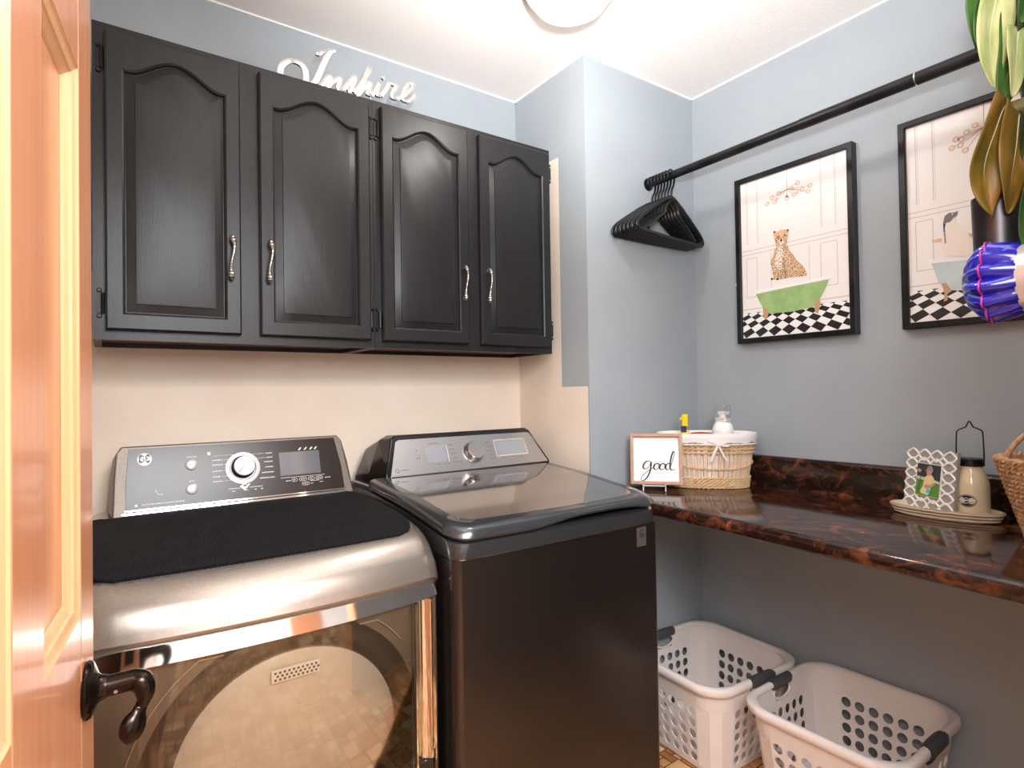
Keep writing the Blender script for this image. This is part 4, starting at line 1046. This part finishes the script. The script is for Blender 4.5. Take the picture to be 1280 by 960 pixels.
# seagrass basket, cut by the right edge of the frame
def seagrass():
    c = Vector((1.745,.330,CT)); t = thing('seagrass_basket', 'brown woven seagrass basket with rope handle at the right edge of the countertop', 'basket', c)
    H = .185; R = lambda z: .086+.055*(z/H)
    def f(z, o=0): return lambda a: (Vector((c.x+(R(z)+o)*math.cos(a), c.y+(R(z)+o)*math.sin(a), c.z+z)), Vector((math.cos(a),math.sin(a),0)))
    b = MB(); b.lathe([(R(z)-.006,z) for z in (.003,.06,.12,H-.004)], c, 32, cap=False); b.lathe([(.001,.003),(R(0)-.006,.003)], c, 32, cap=False); b.build('inner_wall', m_sea, t, smooth=40)
    for k in range(17):
        z = .006+k*.0108; b = MB(); rope_row(b, f(z,.001), 140, .0068, 30, ph=k*1.9); b.build('woven_row', m_sea, t, smooth=60)
    b = MB()
    a0 = math.radians(128)
    def hp(s): # arch in the tangent plane
        return f(H,0)(a0)[0]
    P = []
    pa = f(H-.02,-.002)(math.radians(121))[0]; pb = f(H-.02,-.002)(math.radians(214))[0]
    for k in range(25):
        s = k/24; P.append(pa.lerp(pb, s)+Vector((0,0,.098*math.sin(PI*s)**.62)))
    b.tube(P, .0058, 8, twist=.4); b.build('rope_handle', m_sea, t, smooth=60)
seagrass()

# ================================================================ laundry baskets
def laundry(label):
    # origin at the centre of the base, long side along y
    t = thing('laundry_basket', label, 'basket', (0,0,0), 0, 'white laundry baskets under the countertop')
    A0, B0, A1, B1, H = .176, .172, .212, .203, .285
    def per(s, z, off=0):        # s in 0..1 around a rounded rectangle, starting in the middle of the +x side
        k = z/H; A = A0+(A1-A0)*k+off; B = B0+(B1-B0)*k+off; r = .065+.02*k
        seg = [2*(B-r), PI/2*r, 2*(A-r), PI/2*r, 2*(B-r), PI/2*r, 2*(A-r), PI/2*r]; T = sum(seg); d = (s % 1)*T; d = (d+(B-r)) % T
        ctr = [(A-r,B-r),(-(A-r),B-r),(-(A-r),-(B-r)),(A-r,-(B-r))]
        for i, L_ in enumerate(seg):
            if d <= L_ or i == 7:
                q = i//2; 
                if i % 2 == 0:
                    if q == 0: return (A, -(B-r)+d, z)
                    if q == 1: return ((A-r)-d, B, z)
                    if q == 2: return (-A, (B-r)-d, z)
                    return (-(A-r)+d, -B, z)
                a = q*PI/2+d/r; return (ctr[q][0]+r*math.cos(a), ctr[q][1]+r*math.sin(a), z)
            d -= L_
    b = MB()
    NC = 36; rows = 5; zl, zh = .025, .215
    mids = {}
    def hole_cell(s0,s1,z0_,z1_,rs,rz):
        n = 16; out = []; inn = []
        for k in range(n):
            a = 2*PI*k/n; c_, s_ = math.cos(a), math.sin(a); m_ = max(abs(c_),abs(s_))
            out.append(per((s0+s1)/2+(s1-s0)/2*c_/m_, (z0_+z1_)/2+(z1_-z0_)/2*s_/m_)); inn.append(per((s0+s1)/2+(s1-s0)/2*rs*c_, (z0_+z1_)/2+(z1_-z0_)/2*rz*s_))
        b.loft([out,inn], cap0=False, cap1=False)
    hz = (zh-zl)/rows
    for r_ in range(rows):
        za, zb_ = zl+hz*r_, zl+hz*(r_+1)
        for c_ in range(NC):
            off = 0; s0, s1 = (c_+off)/NC, (c_+1+off)/NC; sm = (s0+s1)/2 % 1
            # hole fields: long sides centred at s=0 and .5, short sides at .25/.75
            dl = min(abs(sm-0), abs(sm-1), abs(sm-.5), abs(sm-.25), abs(sm-.75))
            if dl < .085: hole_cell(s0,s1,za,zb_,.72,.76)
            else: b.add([per(s0,za),per((s0+s1)/2,za),per(s1,za),per(s1,zb_),per((s0+s1)/2,zb_),per(s0,zb_)],[(0,1,2,3,4,5)])
    n = 160
    # band below the rim, with a hand hole in each short side
    def band(z0_,z1_, skip=None):
        for k in range(n):
            s0, s1 = k/n, (k+1)/n; sm = (s0+s1)/2
            if skip and min(abs(sm-.25),abs(sm-.75)) < skip: continue
            b.add([per(s0,z0_),per(s1,z0_),per(s1,z1_),per(s0,z1_)],[(0,1,2,3)])
    band(.012,zl); band(zh,.232); band(.232,.246,.022); band(.246,.266,.032); band(.266,.276,.026); band(.276,H)
    b.add([per(k/n,.012) for k in range(n)],[tuple(range(n))])
    b.loft([[per(k/n,.012) for k in range(n)],[per(k/n,.0,-.008) for k in range(n)]],cap0=False,cap1=False)
    body = b.build('basket_body', m_plastic, t, smooth=40, solid=.0032)
    b = MB(); P = [Vector(per(k/n,H,.006)) for k in range(n)]
    L = []
    for dx, dz in ((-.008,-.004),(-.008,.004),(-.003,.009),(.007,.009),(.013,.004),(.014,-.008),(.010,-.016),(.006,-.012),(.004,-.004)):
        L.append([Vector(per(k/n,H,dx))+Vector((0,0,dz)) for k in range(n)])
    L.append(L[0]); b.loft(L, cap0=False, cap1=False); b.build('rim', m_plastic, t, smooth=50)
    for sc in (.25,.75):
        b = MB(); L = []
        for k in range(15):
            s = sc-.036+.072*k/14; e = .003*math.sin(PI*k/14)**.4
            L.append([Vector(per(s,H,dx))+Vector((0,0,dz)) for dx,dz in ((-.0095-e,-.012),(-.010-e,.005),(-.004,.010+e),(.008,.010+e),(.0145+e,.005),(.0155+e,-.014),(.006,-.016))])
        b.loft(L); b.build('grip', m_grip, t, smooth=50)
        b = MB(); L = []
        for k in range(25):
            a = 2*PI*k/24; L.append(Vector(per(sc+.031*math.cos(a),.255+.020*math.sin(a))))
        b.tube(L[:-1], .0035, 6, closed=True); b.build('grip_liner', m_grip if sc == .75 else m_plastic, t, smooth=50)
    return t
lb = laundry('white plastic laundry basket with grey grips, next to the washer')
lb.location = (1.697,1.272,FZ); lb.rotation_euler = (0,0,math.radians(-3))
lb2 = dup(lb, (1.722,.818,FZ), math.radians(1), 'white plastic laundry basket with grey grips, nearest the camera under the countertop')

# ================================================================ ornament and plant at the right edge
def ornament():
    S = 1.28; a = Vector((0,-1,0)); c = Vector((1.28,.352,1.440))
    t = thing('glass_vase', 'ribbed cobalt blue glass vase with magenta ring on a silvery wall arm', 'vase', (1.28,.12,1.44))
    # axis along y: tip towards +y, arm back to the front wall
    def rib(a_, h): return 1+.20*(1-abs(math.sin(a_*7)))**1.0*-1*(1 if h > -.03 else .5)+.04
    b = MB(); prof = [(.004,.036),(.022,.034),(.044,.026),(.060,.012),(.067,.000),(.069,-.010),(.066,-.020),(.062,-.036),(.057,-.050)]
    b.lathe([(r,h) for r,h in prof], c, 96, 'y', mod=rib); b.build('ribbed_bulb', m_cobalt, t, smooth=60)
    b = MB(); R = .0700
    b.tube([(c.x+R*rib(2*PI*k/96,0)*math.cos(2*PI*k/96), c.y-.004, c.z+R*rib(2*PI*k/96,0)*-math.sin(2*PI*k/96)) for k in range(96)], .0018, 6, closed=True); b.build('magenta_ring', m_mag, t, smooth=60)
    b = MB(); b.lathe([(.050,-.044),(.058,-.048),(.060,-.110),(.050,-.14),(.030,-.16),(.024,-.222)], c, 48, 'y'); b.build('silver_arm', m_silver, t, smooth=40)
    b = MB(); b.lathe([(.05,.121),(.05,.128),(.024,.134)], (c.x,0,c.z), 32, 'y'); b.build('wall_plate', m_silver, t, smooth=40)
    # dark metal sleeve rising behind the bulb
    cc = Vector((1.31,.345,1.47)); b = MB(); b.lathe([(.036,0),(.037,.05),(.0385,.120),(.0385,.126),(.036,.126),(.035,.10)], cc, 40); b.build('dark_sleeve', mat('dark_brushed_metal','4B4648',.28,.85,aniso=.5), t, smooth=40)
    return cc
cc = ornament()
def plant():
    p0 = Vector((1.31,.335,1.50)); t = thing('trailing_plant', 'leafy variegated plant hanging down at the right edge above the blue vase', 'plant', p0)
    top = Vector((1.33,.30,1.98))
    b = MB()
    for dx, dy in ((0,0),(.012,-.014),(-.010,-.010)): b.tube(cr([p0+Vector((dx*.5,dy*.5,-.02)), p0+Vector((.01+dx,-.035+dy,.12)), p0+Vector((.02+dx,-.06+dy,.30)), top+Vector((dx,dy-.02,0)), top+Vector((dx*2,dy,.16))],6), .005, 8)
    b.build('stem', m_leafd, t, smooth=60)
    R_ = Vector((.82,-.57,0)).normalized()      # sideways in the view; leaves are broad to this direction
    def leaf(pts, wd, m, fold=.25, wav=0, side=R_, ph=0):
        P = cr([Vector(p) for p in pts],7); n = len(P); L = []; vs = []; fs = []; K = 8
        for i, p in enumerate(P):
            s = i/(n-1); w_ = wd*(math.sin(PI*min(1,s*.93+.07))**.75)*(1-.25*s) if s < 1 else .0005
            t_ = (P[min(i+1,n-1)]-P[max(i-1,0)]).normalized(); sd = (side-t_*side.dot(t_)).normalized(); nn = t_.cross(sd)
            for k in range(K+1):
                q = -1+2*k/K; vs.append(p+sd*w_*q*(1+.0*q)+nn*(abs(q)*w_*fold+wav*wd*math.sin(s*9+q*2+ph)*abs(q)))
        for i in range(n-1):
            for k in range(K): fs.append((i*(K+1)+k,i*(K+1)+k+1,(i+1)*(K+1)+k+1,(i+1)*(K+1)+k))
        b = MB(); b.add(vs,fs); o = b.build('leaf', m, t, solid=.0012)
        for q in o.data.polygons: q.use_smooth = True
        b = MB(); b.tube([p+Vector((0,0,0)) for p in P], [max(.0006,.0022*(1-i/n)) for i in range(n)], 5); b.build('midrib', m_mid, o, smooth=60)
        return o
    return leaf, top
leaf, top = plant()
# leaves placed by the point they hang from and the point of their tip
def at(y, z, x=1.28): return Vector((x,y,z))
leaf([top+Vector((0,-.01,.03)), at(.318,1.955,1.27), at(.331,1.885,1.25), at(.334,1.82,1.25), at(.331,1.768,1.255)], 0.0375, m_leafy, .30, .05)
leaf([top, at(.345,1.95,1.30), at(.356,1.915,1.30), at(.365,1.872,1.30)], 0.0275, m_leafg, .2, .1)
leaf([top, at(.362,1.985,1.32), at(.372,1.93,1.32), at(.376,1.885,1.33)], 0.0250, m_leafg, .2, .1, ph=2)
leaf([top+Vector((0,0,-.02)), at(.312,1.90,1.29), at(.312,1.83,1.28), at(.320,1.775,1.27), at(.323,1.735,1.265)], 0.0338, m_leafg, .3, .05, ph=1)
leaf([top+Vector((0,0,-.10)), at(.300,1.86,1.27), at(.303,1.80,1.26), at(.307,1.745,1.255)], 0.0250, m_leafy, .3, .1, ph=3)
leaf([top+Vector((0,0,-.03)), at(.290,1.93,1.29), at(.290,1.85,1.30), at(.293,1.77,1.30), at(.300,1.71,1.30)], 0.0375, m_leafd, .25, .08)
leaf([top+Vector((0,0,-.24)), at(.312,1.735,1.25), at(.330,1.685,1.24), at(.344,1.635,1.24), at(.344,1.585,1.245), at(.338,1.548,1.25)], 0.0387, m_leafb, .35, .16)
leaf([top+Vector((0,0,-.26)), at(.298,1.72,1.26), at(.306,1.66,1.26), at(.315,1.60,1.262), at(.322,1.553,1.27)], 0.0387, m_leafb, .3, .12, ph=2.2)
leaf([top+Vector((0,0,-.28)), at(.285,1.70,1.28), at(.288,1.64,1.29), at(.298,1.575,1.29)], 0.0375, m_leafd, .3, .1, ph=1)
leaf([top+Vector((0,-.02,-.36)), at(.278,1.62,1.27), at(.292,1.57,1.27), at(.297,1.51,1.27), at(.294,1.475,1.28)], 0.0250, m_leafg, .3, .1)
leaf([top+Vector((0,0,.05)), at(.290,1.98,1.27), at(.290,1.92,1.27), at(.296,1.87,1.27)], 0.0275, m_leafg, .3, .1, ph=4)
leaf([top+Vector((.02,0,.06)), at(.33,2.0,1.33), at(.345,1.96,1.34), at(.342,1.90,1.34)], 0.0325, m_leafd, .3, .1, ph=4)
